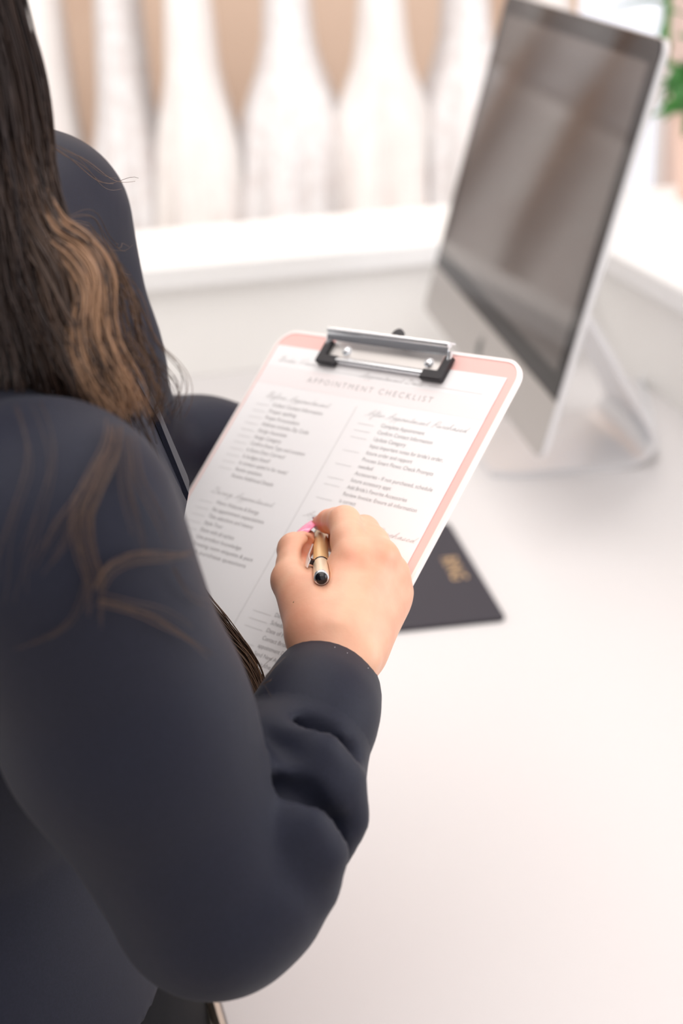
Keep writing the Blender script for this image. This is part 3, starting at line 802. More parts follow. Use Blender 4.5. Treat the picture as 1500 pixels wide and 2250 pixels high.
# ================================================================ rack of bridal gowns
RY = 4.05
rack = tag(empty('clothes_rack'), 'long brass clothes rack behind the counter holding the bridal gowns', 'rack')
MB().tube([(-2.75, RY, 1.98), (0.66, RY, 1.98)], 0.014, 12).build('rail', M_rail, rack, True)
for x_ in (-2.7, -1.05, 0.62):
    MB().tube([(x_, RY, 0.02), (x_, RY, 1.98)], 0.013, 12).build('post', M_rail, rack, True)
    MB().tube([(x_, RY - 0.28, 0.012), (x_, RY + 0.28, 0.012)], 0.012, 10).build('foot', M_rail, rack, True)
settle(rack, (-1.05, RY, 0.0))
def gown(x, y, prof, m1, m2, nf, seed, label, yaw=0.0):
    """prof: (z, half width, half depth) from hem to top; hangs sideways on the rail"""
    r_ = random.Random(seed)
    g = tag(empty('bridal_gown', (x, y, 0.0), (0, 0, yaw)), label, 'dress', 'bridal gowns on the rack')
    zs = [p[0] for p in prof]
    def at_(z, i): return float(np.interp(z, zs, [p[i] for p in prof]))
    ph = [r_.uniform(0, 6.28) for _ in range(3)]
    def surf(z0, z1, nz, name, m):
        seg = 44; vv = []; ff = []
        for j in range(nz + 1):
            z = z0 + (z1 - z0) * j / nz
            a = at_(z, 1); b = at_(z, 2); s_ = max(0.0, min(1.0, (1.42 - z) / 0.8))
            for k in range(seg):
                t = 2 * math.pi * k / seg
                w_ = 1 + s_ * (0.12 * math.sin(nf * t + ph[0]) + 0.07 * math.sin((nf + 5) * t + ph[1] + z * 2)) + 0.02 * math.sin(9 * z + ph[2] + 2 * t)
                vv.append((a * w_ * math.cos(t), b * w_ * math.sin(t), z))
        for j in range(nz):
            for k in range(seg):
                q = (k + 1) % seg
                ff.append((j * seg + k, j * seg + q, (j + 1) * seg + q, (j + 1) * seg + k))
        ff.append(tuple(reversed(range(seg)))); ff.append(tuple(range(nz * seg, (nz + 1) * seg)))
        return obj_from(name, vv, ff, m, g, True)
    surf(prof[0][0], 1.40, 22, 'skirt', m1)
    surf(1.395, prof[-1][0], 10, 'bodice', m2)
    top = prof[-1][0]
    for s_ in (-1, 1):
        MB().tube([tuple(q) for q in spline([(0, s_ * 0.15, top - 0.02), (0.0, s_ * 0.13, top + 0.07), (0.0, s_ * 0.09, 1.86)], 4)], 0.006, 6).build('strap', m2, g)
    MB().tube([(0, -0.2, 1.80), (0, -0.1, 1.85), (0, 0, 1.88), (0, 0.1, 1.85), (0, 0.2, 1.80)], 0.009, 8).tube(
        [tuple(q) for q in spline([(0, 0, 1.88), (0, 0, 1.94), (0, RY - y - 0.017, 1.97), (0, RY - y, 1.998), (0, RY - y + 0.017, 1.975)], 4)], 0.003, 6).build('hanger', M_wood, g)
    return g
def prof_for(flare, low, top, dep=0.2):
    return [(0.05, low * 0.66, 0.34), (0.45, low * 0.64, 0.32), (0.80, low * 0.60, 0.28), (flare, low * 0.52, 0.24), (flare + 0.17, 0.068, 0.2), (1.40, 0.052, dep * 0.8), (1.52, 0.058, dep), (top, 0.05, dep * 0.9)]
GX = [(-0.715, 0.00, 0.86, 0.17, M_gown), (-0.522, 0.05, 0.90, 0.19, M_lace), (-0.340, -0.03, 0.96, 0.22, M_gown), (-0.098, 0.02, 1.02, 0.25, M_lace),
      (0.135, -0.02, 1.00, 0.25, M_gown), (0.350, 0.03, 1.02, 0.24, M_lace), (0.545, -0.04, 0.98, 0.2, M_gown)]
names = ['leftmost gown in view, slim white satin skirt beside the woman\u2019s hair', 'slim white lace gown second from the left behind the counter', 'white satin gown flaring out, third from the left behind the counter',
         'wide white lace gown with a full skirt above the clipboard', 'full white satin gown between the clipboard and the computer', 'white lace gown half hidden by the left edge of the computer screen',
         'white satin gown hidden behind the dark computer screen']
for i, (x, dy, fl, low, m1) in enumerate(GX):
    gown(x, RY + dy, prof_for(fl, low, 1.66 + 0.03 * (i % 3)), m1, M_lace if m1 is M_gown else M_gown, 7 + i % 4, 40 + i, names[i])
for i in range(9):
    x = -0.955 - 0.195 * i
    g = gown(x, RY + (0.04 if i % 2 else -0.03), prof_for(0.92 + 0.05 * (i % 3), 0.18 + 0.02 * (i % 2), 1.68), (M_gown, M_lace, M_blush)[i % 3], (M_lace, M_gown, M_blush)[i % 3], 7 + i % 4, 70 + i,
         'bridal gown on the far end of the rack, hidden behind the woman', )
    g['group'] = 'gowns on the hidden end of the rack'

# ================================================================ the woman writing
person = tag(empty('person'), 'woman in a dark navy suit with long wavy brown hair, writing on the clipboard', 'person')

# ---- right hand, wrist and forearm
S_R = np.array((-0.1258, 0.6109, 1.3622)); E_R = np.array((-0.0687, 0.6331, 1.1567)); 
hand = Field(np.array((-0.0054, 0.8121, 1.2342)) - 0.115, np.array((-0.0054, 0.8121, 1.2342)) + 0.105, 0.00125)
hd = hand
hd.chain([((-0.0249, 0.6937, 1.2029), 0.0240), ((-0.0135, 0.7333, 1.2068), 0.0205)], 0.01)
hd.chain([((-0.0154, 0.7333, 1.2069), 0.0190), ((-0.0095, 0.7579, 1.2214), 0.0170), ((-0.0111, 0.7654, 1.2317), 0.0172)], 0.01)
hd.chain([((-0.0101, 0.7346, 1.2046), 0.0190), ((-0.0020, 0.7590, 1.2163), 0.0172), ((0.0050, 0.7714, 1.2252), 0.0172)], 0.01)
# metacarpals
hd.cap((-0.0116, 0.7646, 1.2322), (0.0059, 0.8063, 1.2568), 0.0175, 0.0112, 0.010)
hd.cap((-0.0041, 0.7664, 1.2287), (0.0212, 0.8129, 1.2544), 0.0175, 0.0110, 0.010)
hd.cap((0.0009, 0.7692, 1.2251), (0.0275, 0.8174, 1.2417), 0.0170, 0.0104, 0.010)
hd.cap((0.0041, 0.7717, 1.2208), (0.0285, 0.8189, 1.2298), 0.0165, 0.0104, 0.010)
hd.cap((0.0053, 0.7743, 1.2165), (0.0229, 0.8155, 1.2242), 0.0165, 0.0146, 0.010)
# thumb base, web, thumb
hd.cap((-0.0146, 0.7700, 1.2323), (-0.0298, 0.8084, 1.2435), 0.0180, 0.0118, 0.010)
hd.cap((-0.0146, 0.7878, 1.2333), (-0.0171, 0.8043, 1.2390), 0.0150, 0.0118, 0.012)
hd.cap((-0.0171, 0.8043, 1.2390), (-0.0006, 0.8078, 1.2448), 0.0115, 0.0110, 0.012)
hd.chain([((-0.0303, 0.8087, 1.2443), 0.0112), ((-0.0286, 0.8230, 1.2474), 0.0099), ((-0.0284, 0.8363, 1.2508), 0.0100)], 0.004)
hd.chain([((-0.0284, 0.8363, 1.2508), 0.0096), ((-0.0247, 0.8500, 1.2472), 0.0080), ((-0.0213, 0.8636, 1.2459), 0.0058)], 0.004)
# index finger
hd.chain([((0.0059, 0.8063, 1.2568), 0.0110), ((0.0040, 0.8223, 1.2612), 0.0104), ((0.0017, 0.8414, 1.2655), 0.0097)], 0.004)
hd.chain([((0.0014, 0.8414, 1.2655), 0.0094), ((-0.0034, 0.8527, 1.2614), 0.0080), ((-0.0079, 0.8628, 1.2570), 0.0072)], 0.003)
hd.chain([((-0.0079, 0.8628, 1.2570), 0.0071), ((-0.0136, 0.8727, 1.2520), 0.0050)], 0.003)
# middle finger, curled under the pen
hd.chain([((0.0212, 0.8129, 1.2544), 0.0110), ((0.0171, 0.8318, 1.2554), 0.0102), ((0.0130, 0.8503, 1.2557), 0.0096)], 0.0035)
hd.chain([((0.0130, 0.8503, 1.2557), 0.0092), ((0.0029, 0.8655, 1.2452), 0.0080), ((-0.0045, 0.8700, 1.2404), 0.0070), ((-0.0079, 0.8734, 1.2384), 0.0055)], 0.002)
# ring and little finger, folded below the palm
hd.chain([((0.0275, 0.8174, 1.2417), 0.0104), ((0.0236, 0.8422, 1.2414), 0.0092), ((0.0141, 0.8498, 1.2337), 0.0082), ((0.0051, 0.8521, 1.2314), 0.0066)], 0.004)
hd.chain([((0.0285, 0.8189, 1.2298), 0.0104), ((0.0255, 0.8252, 1.2293), 0.0085), ((0.0180, 0.8293, 1.2236), 0.0074), ((0.0107, 0.8336, 1.2209), 0.0060)], 0.004)
# knuckle heads and tendons
for q in ((0.0064, 0.7990, 1.2613), (0.0216, 0.8059, 1.2582), (0.0278, 0.8103, 1.2456)): hd.ell(q, (0.0062, 0.0062, 0.0062), 0.006)
for a, b in (((-0.0056, 0.7526, 1.2437), (0.0058, 0.7967, 1.2584)), ((-0.0006, 0.7552, 1.2422), (0.0204, 0.8038, 1.2546)), ((0.0026, 0.7584, 1.2382), (0.0264, 0.8089, 1.2434))):
    hd.cap(a, b, 0.0020, 0.0022, 0.006)
hd.ell((0.0100, 0.7507, 1.2223), (0.0075, 0.0075, 0.0075), 0.008)
# pen channel, so that the pen lies between thumb and finger and not in them
_pa = np.array(PT); _pb = np.array(PE)
def pen_d(P):
    ab = _pb - _pa; t = np.clip(((P - _pa) @ ab) / (ab @ ab), -0.2, 1.2)
    return np.linalg.norm(P - _pa - t[..., None] * ab, axis=-1) - 0.0047
hd.cut(np.minimum(_pa, _pb) - 0.01, np.maximum(_pa, _pb) + 0.01, pen_d, 0.0012)
_ca = np.array((MCl @ Vector((0.0078, 0, PL - 0.066)))[:]); _cb = np.array((MCl @ Vector((0.0086, 0, PL - 0.018)))[:])
def clip_d(P):
    ab = _cb - _ca; t = np.clip(((P - _ca) @ ab) / (ab @ ab), 0, 1)
    return np.linalg.norm(P - _ca - t[..., None] * ab, axis=-1) - 0.0042
hd.cut(np.minimum(_ca, _cb) - 0.012, np.maximum(_ca, _cb) + 0.012, clip_d, 0.002)
# keep the hand above the sheet
_n = np.array((CR @ Vector((0, 0, 1)))[:]); _o = np.array((MC @ Vector((0, 0, 0.0008)))[:])
hd.cut(hd.lo, hd.lo + 0.3, lambda P: (P - _o) @ _n, 0.002)
HV, HF = hd.mesh()
HV = relax(HV, HF, 5)

# ---- rest of the body: head, neck, torso core, left arm and hand (a coarser grid, same figure)
NK = np.array((-0.222, 0.805, 1.480))
HC = np.array((-0.232, 0.800, 1.674))
S_L = np.array((-0.1840, 0.9816, 1.4187)); E_L = np.array((-0.1551, 1.0505, 1.2340)); W_L = np.array((-0.0518, 1.1289, 1.2011))
U1_ = np.array((-0.1032, 0.6288, 1.2575))
bod = Field((-0.45, 0.50, 0.90), (0.18, 1.25, 1.85), 0.0045)
bd = bod
bd.ell(HC + (0.0, 0, 0.015), (0.092, 0.073, 0.095), 0.01)
bd.ell(HC + (-0.02, 0, 0.03), (0.085, 0.076, 0.085), 0.02)
bd.ell(HC + (0.035, 0, -0.055), (0.055, 0.052, 0.058), 0.025)
bd.ell(HC + (0.062, 0, -0.090), (0.022, 0.024, 0.018), 0.018)
bd.cap(HC + (0.083, 0, 0.010), HC + (0.106, 0, -0.030), 0.006, 0.0115, 0.012)
bd.ell(HC + (0.100, 0.010, -0.034), (0.008, 0.007, 0.006), 0.005); bd.ell(HC + (0.100, -0.010, -0.034), (0.008, 0.007, 0.006), 0.005)
bd.ell(HC + (0.086, 0, -0.058), (0.010, 0.022, 0.010), 0.01)
for s_ in (-1, 1):
    bd.ell(HC + (0.0, s_ * 0.076, -0.010), (0.018, 0.008, 0.030), 0.006)
    bd.ell(HC + (0.070, s_ * 0.036, -0.028), (0.02, 0.02, 0.018), 0.02)
    bd.cut(HC + (0.05, s_ * 0.031 - 0.03, -0.02), HC + (0.13, s_ * 0.031 + 0.03, 0.04), lambda P, s_=s_: np.linalg.norm((P - (HC + (0.094, s_ * 0.031, 0.010))) / (0.012, 0.017, 0.011), axis=-1) * 0.012 - 0.012, 0.008)
for s_ in (-1, 1):
    bd.chain([(HC + (0.0795, s_ * 0.019, 0.0175), 0.0042), (HC + (0.0835, s_ * 0.031, 0.0190), 0.0058), (HC + (0.0720, s_ * 0.045, 0.0160), 0.0045)], 0.003)
    bd.chain([(HC + (0.0790, s_ * 0.020, -0.0035), 0.0035), (HC + (0.0800, s_ * 0.031, -0.0055), 0.0040), (HC + (0.0710, s_ * 0.043, -0.0030), 0.0035)], 0.003)
bd.chain([(HC + (-0.015, 0, -0.06), 0.058), (NK + (-0.01, 0, 0.03), 0.054), (NK + (-0.01, 0, -0.04), 0.062)], 0.02)
bd.stack([(-0.245, 0.80, 0.93, 0.10, 0.14), (-0.235, 0.80, 1.10, 0.085, 0.11), (-0.20, 0.80, 1.28, 0.095, 0.135), (-0.205, 0.805, 1.36, 0.07, 0.11), (-0.215, 0.805, 1.43, 0.05, 0.06)], 0.02)
bd.chain([((-0.215, 0.775, 1.350), 0.040), (S_R + (0, 0.01, -0.005), 0.036), (U1_, 0.032), (E_R, 0.028), (np.array((-0.0262, 0.6928, 1.2007)), 0.0235)], 0.02)
bd.chain([(NK + (0, 0.03, -0.09), 0.040), (S_L, 0.034), (np.array((-0.1710, 0.9899, 1.3221)), 0.030), (E_L, 0.028), (W_L, 0.022)], 0.02)
_Mi = np.array(MC.inverted())[:3]
def over_board(P):
    q = P @ _Mi[:, :3].T + _Mi[:, 3]
    inb = (q[..., 0] > -0.006) & (q[..., 0] < 0.10) & (q[..., 1] > -0.31) & (q[..., 1] < 0.02) & (q[..., 2] < 0.05)
    return np.where(inb, -(q[..., 2] + 0.0040), 1.0)
# left hand lying flat under the board, thumb along its edge
lw = np.array(W_L)
def under(x_, y_, dz=-0.0145): return np.array((MC @ Vector((x_, y_, dz)))[:])
bd.chain([(lw, 0.024), (under(0.030, -0.075, -0.022), 0.0185)], 0.01)
for yk, xt, yt in ((-0.045, 0.118, -0.035), (-0.065, 0.128, -0.060), (-0.085, 0.122, -0.086), (-0.102, 0.105, -0.110)):
    bd.cap(under(0.030, -0.075, -0.022), under(0.068, yk, -0.0165), 0.0165, 0.0120, 0.012)
    bd.chain([(under(0.068, yk, -0.0165), 0.0100), (under((xt + 0.068) / 2, (yk + yt) / 2, -0.0145), 0.0092), (under(xt, yt, -0.0115), 0.0075)], 0.004)
bd.chain([(under(0.030, -0.070, -0.022), 0.0150), (under(0.045, -0.030, -0.018), 0.0105), (under(0.070, -0.012, -0.013), 0.0085)], 0.006)
bd.cut(bd.lo, bd.lo + 1.0, lambda P: over_board(P) - 0.005)
BV, BF = bd.mesh(); BV = relax(BV, BF, 3)
body_o = obj_from('body', np.vstack([HV, BV]), HF.tolist() + (BF + len(HV)).tolist(), M_skin, person, True)
# flushed skin over knuckles and finger pads
fl_pts = [((0.0059, 0.7976, 1.2619), 0.010, 0.42), ((0.0216, 0.8051, 1.2591), 0.010, 0.28), ((0.0294, 0.8096, 1.2465), 0.010, 0.25), ((-0.0099, 0.8624, 1.2560), 0.012, 0.85), ((-0.0043, 0.8499, 1.2597), 0.009, 0.5), ((-0.0209, 0.8573, 1.2465), 0.011, 0.8),
          ((-0.0229, 0.8336, 1.2468), 0.011, 0.7), ((-0.0047, 0.8548, 1.2456), 0.014, 0.8), ((-0.0285, 0.8276, 1.2585), 0.008, 0.25), ((-0.0391, 0.8031, 1.2440), 0.010, 0.3), ((-0.0295, 0.7714, 1.2406), 0.022, 0.28), ((-0.0196, 0.7574, 1.2333), 0.018, 0.25)]
allv = np.vstack([HV, BV]); fl_v = np.zeros(len(allv))
for p_, r_, a_ in fl_pts: fl_v = np.maximum(fl_v, a_ * np.exp(-(np.linalg.norm(allv - np.array(p_), axis=1) / r_) ** 2))
fa_ = body_o.data.attributes.new('flush', 'FLOAT', 'POINT')
fa_.data.foreach_set('value', fl_v.astype(np.float32))
# eyes, lips, brows
for s_ in (-1, 1):
    ey = MB().lathe([(0.0005, -0.012), (0.008, -0.009), (0.012, 0.0), (0.0085, 0.0085), (0.0005, 0.012)], 20, Matrix.Translation(tuple(HC + (0.0735, s_ * 0.031, 0.008))) @ Matrix.Rotation(math.radians(100), 4, 'Y')).build('eye', M_eye, body_o, True)
    MB().lathe([(0.0056, 0.0), (0.005, 0.0012), (0.0005, 0.0018)], 16, Matrix.Translation(tuple(HC + (0.0835, s_ * 0.031, 0.0030))) @ Matrix.Rotation(math.radians(105), 4, 'Y')).build('iris', M_iris, ey, True)
    MB().tube([tuple(HC + (0.088 - 0.012 * t, s_ * (0.016 + 0.034 * t), 0.031 + 0.006 * math.sin(2.6 * t))) for t in (0, .25, .5, .75, 1)], [0.0025, 0.003, 0.0028, 0.0022, 0.001], 8).build('eyebrow', M_iris, body_o, True)
MB().tube([tuple(HC + (0.0955 - 0.9 * abs(t) ** 2 * 0.02, t * 0.021, -0.0605 + 0.002 * abs(t))) for t in (-1, -.6, -.2, .2, .6, 1)], [0.001, 0.0042, 0.0055, 0.0055, 0.0042, 0.001], 10).build('lips', M_lips, body_o, True)
# thumb nail: long, pink, seen almost edge on
na = Vector((-0.0254, 0.8514, 1.2505)); nb = Vector((-0.0170, 0.8755, 1.2497))
nd = (nb - na); NLn = nd.length; nd.normalize()
tow = (Vector((-0.0303, 0.8553, 1.2597)) - na); tow = (tow - nd * tow.dot(nd)).normalized(); sd = nd.cross(tow)
MNl = Matrix(((nd.x, sd.x, tow.x, na.x), (nd.y, sd.y, tow.y, na.y), (nd.z, sd.z, tow.z, na.z), (0, 0, 0, 1)))
nv = []; nf = []
for i in range(9):
    t = i / 8
    hw = 0.0058 * (1 - max(0, t - 0.55) ** 2 * 4.2) * (0.75 + 0.25 * min(1, t * 5))
    for k in range(7):
        q = -1 + k / 3
        nv.append((t * NLn, q * hw, 0.0034 - 0.0034 * q * q + 0.0006 * math.sin(math.pi * t) + 0.0016 * (1 - t)))
for i in range(8):
    for k in range(6): nf.append((i * 7 + k, (i + 1) * 7 + k, (i + 1) * 7 + k + 1, i * 7 + k + 1))
k0 = len(nv)
nv += [(a, b, c - 0.0006) for a, b, c in nv]
nf += [tuple(i + k0 for i in reversed(q)) for q in nf]
nr = [i * 7 for i in range(9)] + [56 + k for k in range(1, 7)] + [i * 7 + 6 for i in range(7, -1, -1)] + [5, 4, 3, 2, 1]
nf += [(a, b, b + k0, a + k0) for a, b in zip(nr, nr[1:] + nr[:1])]
MB().add(nv, nf, MNl).build('thumb_nail', M_nail, body_o, True, 60)
# index finger nail at the tip
ia = np.array((-0.0118, 0.8691, 1.2565)); 
MB().add([tuple(np.array((-0.0089, 0.8672, 1.2597)) ), (-0.0140, 0.8742, 1.2557), (-0.0181, 0.8805, 1.2525), (-0.0176, 0.8825, 1.2495), (-0.0136, 0.8776, 1.2509), (-0.0085, 0.8708, 1.2554)], [(0, 1, 4, 5), (1, 2, 3, 4)], None).build('finger_nail', M_nail, body_o, True)

hbv = BVHTree.FromPolygons([Vector(v) for v in HV], HF.tolist())
co, nr, _, _ = hbv.find_nearest(Vector((-0.0244, 0.7728, 1.2440)))
MB().lathe([(0.0006, -0.0003), (0.0005, 0.0002), (0.0001, 0.0003)], 8, Matrix.Translation(co) @ nr.to_track_quat('Z', 'Y').to_matrix().to_4x4()).build('mole', M_wood, body_o, True)
# ---- jacket: torso and both sleeves in one cloth surface
jk = Field((-0.42, 0.54, 0.96), (0.08, 1.22, 1.50), 0.0034)
C1 = np.array((-0.0631, 0.6386, 1.1620)); C2 = np.array((-0.0338, 0.6737, 1.1939)); C3 = np.array((-0.0177, 0.7095, 1.2096))
def torso_folds(P, t):
    z = P[..., 2]
    return 0.004 * np.sin(26 * (z + 0.35 * P[..., 1])) * np.exp(-((z - 1.08) / 0.10) ** 2)
jk.stack([(-0.262, 0.80, 0.985, 0.142, 0.180), (-0.258, 0.80, 1.05, 0.128, 0.160), (-0.248, 0.80, 1.12, 0.114, 0.140), (-0.225, 0.80, 1.22, 0.115, 0.148), (-0.200, 0.80, 1.30, 0.112, 0.155), (-0.200, 0.802, 1.36, 0.090, 0.140), (-0.212, 0.805, 1.40, 0.076, 0.110), (-0.220, 0.805, 1.44, 0.066, 0.078), (-0.224, 0.805, 1.468, 0.060, 0.062)], 0.02, torso_folds)
jk.chain([((-0.215, 0.765, 1.350), 0.052), (S_R + (-0.01, 0.030, -0.008), 0.055)], 0.03)
jk.chain([((-0.220, 0.825, 1.410), 0.056), (S_L + (-0.005, -0.03, 0.006), 0.056)], 0.045)
U1 = np.array((-0.1032, 0.6288, 1.2575))
jk.chain([(S_R, 0.0575), (U1, 0.0555), (E_R, 0.0500)], 0.02)
# forearm of the writing arm, with cloth bunched into folds inside the elbow
fa = C3 - C1; fl = np.linalg.norm(fa); fd = fa / fl
lat = np.cross(fd, np.array((0, 0, 1.0))); lat /= np.linalg.norm(lat)
upv = np.cross(lat, fd)
inner = np.array((-0.75, -0.55, 0.35)); inner -= fd * (inner @ fd); inner /= np.linalg.norm(inner)
def sleeve_folds(P, t):
    q = P - C1; s = (q @ fd) / fl
    w = np.clip(0.45 + (q @ inner) / 0.06, 0.12, 1.0)
    ph = s * 19.0 + (q @ upv) * 30.0 - (q @ lat) * 20.0 + 0.6
    amp = 0.0075 * np.exp(-((s - 0.42) / 0.36) ** 2) * w
    return amp * (np.abs(np.sin(ph * 0.5)) ** 0.8 * 2 - 1.15)
jk.chain([(E_R, 0.0495), (C1 + (0.004, 0.0, 0.0), 0.0485), (C2, 0.0405), (C3, 0.0335)], 0.006, sleeve_folds)
# folds gathered at the bend: two proud rolls with deep creases beside them
def groove(nodes, r, k):
    for (a, r1), (b, r2) in zip(nodes[:-1], nodes[1:]):
        a = np.array(a); b = np.array(b)
        def fn(P, a=a, b=b, r1=r1, r2=r2):
            ab = b - a; t = np.clip(((P - a) @ ab) / (ab @ ab), 0, 1)
            return np.linalg.norm(P - a - t[..., None] * ab, axis=-1) - (r1 + (r2 - r1) * t)
        jk.cut(np.minimum(a, b) - 0.03, np.maximum(a, b) + 0.03, fn, k)
jk.chain([((-0.0347, 0.6612, 1.2210), 0.008), ((-0.0171, 0.6580, 1.2212), 0.011), ((-0.0059, 0.6580, 1.2030), 0.011), ((-0.0020, 0.6543, 1.1839), 0.009), ((-0.0057, 0.6486, 1.1677), 0.006)], 0.010)
jk.chain([((-0.0370, 0.6298, 1.2082), 0.008), ((-0.0242, 0.6268, 1.2011), 0.012), ((-0.0160, 0.6282, 1.1837), 0.012), ((-0.0167, 0.6280, 1.1626), 0.009)], 0.012)
groove([((-0.0369, 0.6348, 1.2151), 0.007), ((-0.0213, 0.6347, 1.2095), 0.007), ((-0.0109, 0.6383, 1.1897), 0.006), ((-0.0093, 0.6356, 1.1703), 0.003)], 0.007, 0.008)
groove([((-0.0360, 0.6695, 1.2254), 0.005), ((-0.0169, 0.6664, 1.2281), 0.006), ((-0.0014, 0.6683, 1.2122), 0.005)], 0.006, 0.008)
# left sleeve
jk.chain([(S_L, 0.0560), (np.array((-0.1710, 0.9899, 1.3221)), 0.0520), (E_L, 0.0470)], 0.02)
jk.chain([(E_L, 0.0465), ((E_L + W_L) / 2, 0.0420), (W_L - (W_L - E_L) * 0.12, 0.0370)], 0.015)
# keep the left sleeve below the board
jk.cut(jk.lo, jk.lo + 1.0, over_board)
jacket = field_obj('jacket', jk, M_fabric, person, 4)
jacket['label'] = 'dark navy suit jacket'
# cuffs: open cloth tubes round the wrists
def cuff(path, rads, thick=0.0016, seg=40, tilt=None):
    P = [Vector(p) for p in path]; n = len(P)
    a = None; v = []; f = []
    fr = []
    for i in range(n):
        t = (P[min(i + 1, n - 1)] - P[max(i - 1, 0)]).normalized()
        if a is None: a = t.cross(Vector((0, 0, 1))).normalized()
        a = (a - t * a.dot(t)).normalized(); fr.append((t, a, t.cross(a)))
    order = list(range(n)) + list(range(n - 1, -1, -1))
    for q, i in enumerate(order):
        r = rads[i] - (thick if q >= n else 0)
        t, a_, b_ = fr[i]
        for k in range(seg):
            th = 2 * math.pi * k / seg
            w_ = 1 + 0.03 * math.sin(3 * th + 1.0) * (i / n)
            v.append(tuple(P[i] + (a_ * math.cos(th) + b_ * math.sin(th)) * r * w_))
    m = len(order)
    for i in range(m):
        for k in range(seg):
            j = (k + 1) % seg; q = (i + 1) % m
            f.append((i * seg + k, i * seg + j, q * seg + j, q * seg + k))
    return obj_from('cuff', v, f, M_fabric, jacket, True, 50)
c0 = [C2 + (C3 - C2) * 0.6, C3, np.array((-0.0149, 0.7254, 1.2086)), np.array((-0.0133, 0.7404, 1.2056)), np.array((-0.0124, 0.7530, 1.2019))]
cp = spline(c0, 4)
cuff_r = cuff([tuple(p) for p in cp], list(np.linspace(0.0350, 0.0306, len(cp))))
cuff_o = cuff_r
cuff([tuple(E_L + (W_L - E_L) * t) for t in (0.72, 0.8, 0.86, 0.92, 0.97)], [0.0388, 0.0384, 0.038, 0.0378, 0.0376])
# specks of lint on the cuff
cbv = BVHTree.FromPolygons([v.co for v in cuff_r.data.vertices], [tuple(p.vertices) for p in cuff_r.data.polygons])
lint = MB()
for i in range(34):
    g = (rng.normal(0, 0.010), rng.normal(0, 0.010), rng.normal(0, 0.012))
    co, nr, _, _ = cbv.find_nearest(Vector((0.0066, 0.7335, 1.2228)) + Vector(g))
    lint.lathe([(0.00022, 0.0), (0.00018, 0.0002), (0.00005, 0.0003)], 5, Matrix.Translation(co) @ nr.to_track_quat('Z', 'Y').to_matrix().to_4x4())
lint.build('lint', M_frame, cuff_r)['kind'] = 'stuff'
# collar and lapels
col_pts = []
for i in range(25):
    t = -2.5 + 5.0 * i / 24
    col_pts.append((NK[0] - 0.012 - 0.064 * math.cos(t), NK[1] + 0.066 * math.sin(t), NK[2] - 0.030 - 0.045 * max(0, -math.cos(t)) ))
cv = []; cf = []
for p in col_pts:
    d = Vector((p[0] - NK[0] + 0.012, p[1] - NK[1], 0)).normalized()
    for o_, h_ in ((0.0, -0.012), (-0.004, 0.024), (0.004, 0.030), (0.016, 0.008), (0.022, -0.014), (0.014, -0.016)):
        cv.append((p[0] + d.x * o_, p[1] + d.y * o_, p[2] + h_))
for i in range(24):
    for k in range(6):
        j = (k + 1) % 6; cf.append((i * 6 + k, i * 6 + j, (i + 1) * 6 + j, (i + 1) * 6 + k))
cf += [tuple(range(5, -1, -1)), tuple(24 * 6 + k for k in range(6))]
obj_from('collar', cv, cf, M_fabric, jacket, True, 50)
# front edge, lapels and buttons
jbv = BVHTree.FromPolygons([v.co for v in jacket.data.vertices], [tuple(p.vertices) for p in jacket.data.polygons])
def front_pt(y_, z_, off=0.0015):
    hit = jbv.ray_cast(Vector((0.3, y_, z_)), Vector((-1, 0, 0)))
    return hit[0] + hit[1] * off if hit[0] is not None else Vector((-0.12, y_, z_))
MB().tube([tuple(front_pt(0.802, 1.01 + 0.02 * i)) for i in range(13)], 0.0016, 6).build('front_edge', M_fabric, jacket, True)
for z_ in (1.10, 1.20):
    MB().lathe([(0.0085, 0.0), (0.0085, 0.0018), (0.0060, 0.0028), (0.0010, 0.0022)], 16, Matrix.Translation(front_pt(0.794, z_)) @ Matrix.Rotation(math.radians(90), 4, 'Y')).build('button', M_rubber, jacket, True, 40)
for s_ in (-1, 1):
    rows_ = [(1.255, 0.000, 0.006), (1.30, 0.006, 0.034), (1.34, 0.014, 0.056), (1.375, 0.022, 0.062), (1.40, 0.030, 0.052)]
    v_ = []; f_ = []
    for z_, a_, b_ in rows_:
        for q in range(4):
            v_.append(tuple(front_pt(0.802 + s_ * (a_ + (b_ - a_) * q / 3), z_, 0.0035)))
    for i in range(4):
        for q in range(3):
            f_.append((i * 4 + q, i * 4 + q + 1, i * 4 + q + 5, i * 4 + q + 4) if s_ > 0 else (i * 4 + q, i * 4 + q + 4, i * 4 + q + 5, i * 4 + q + 1))
    k_ = len(v_); v_ += [(p[0] - 0.003, p[1], p[2]) for p in v_]
    f_ += [tuple(i + k_ for i in reversed(t)) for t in f_]
    rim_ = [0, 1, 2, 3, 7, 11, 15, 19, 18, 17, 16, 12, 8, 4]
    f_ += [(a, b, b + k_, a + k_) for a, b in zip(rim_, rim_[1:] + rim_[:1])]
    obj_from('lapel', v_, f_, M_fabric, jacket, True, 50)
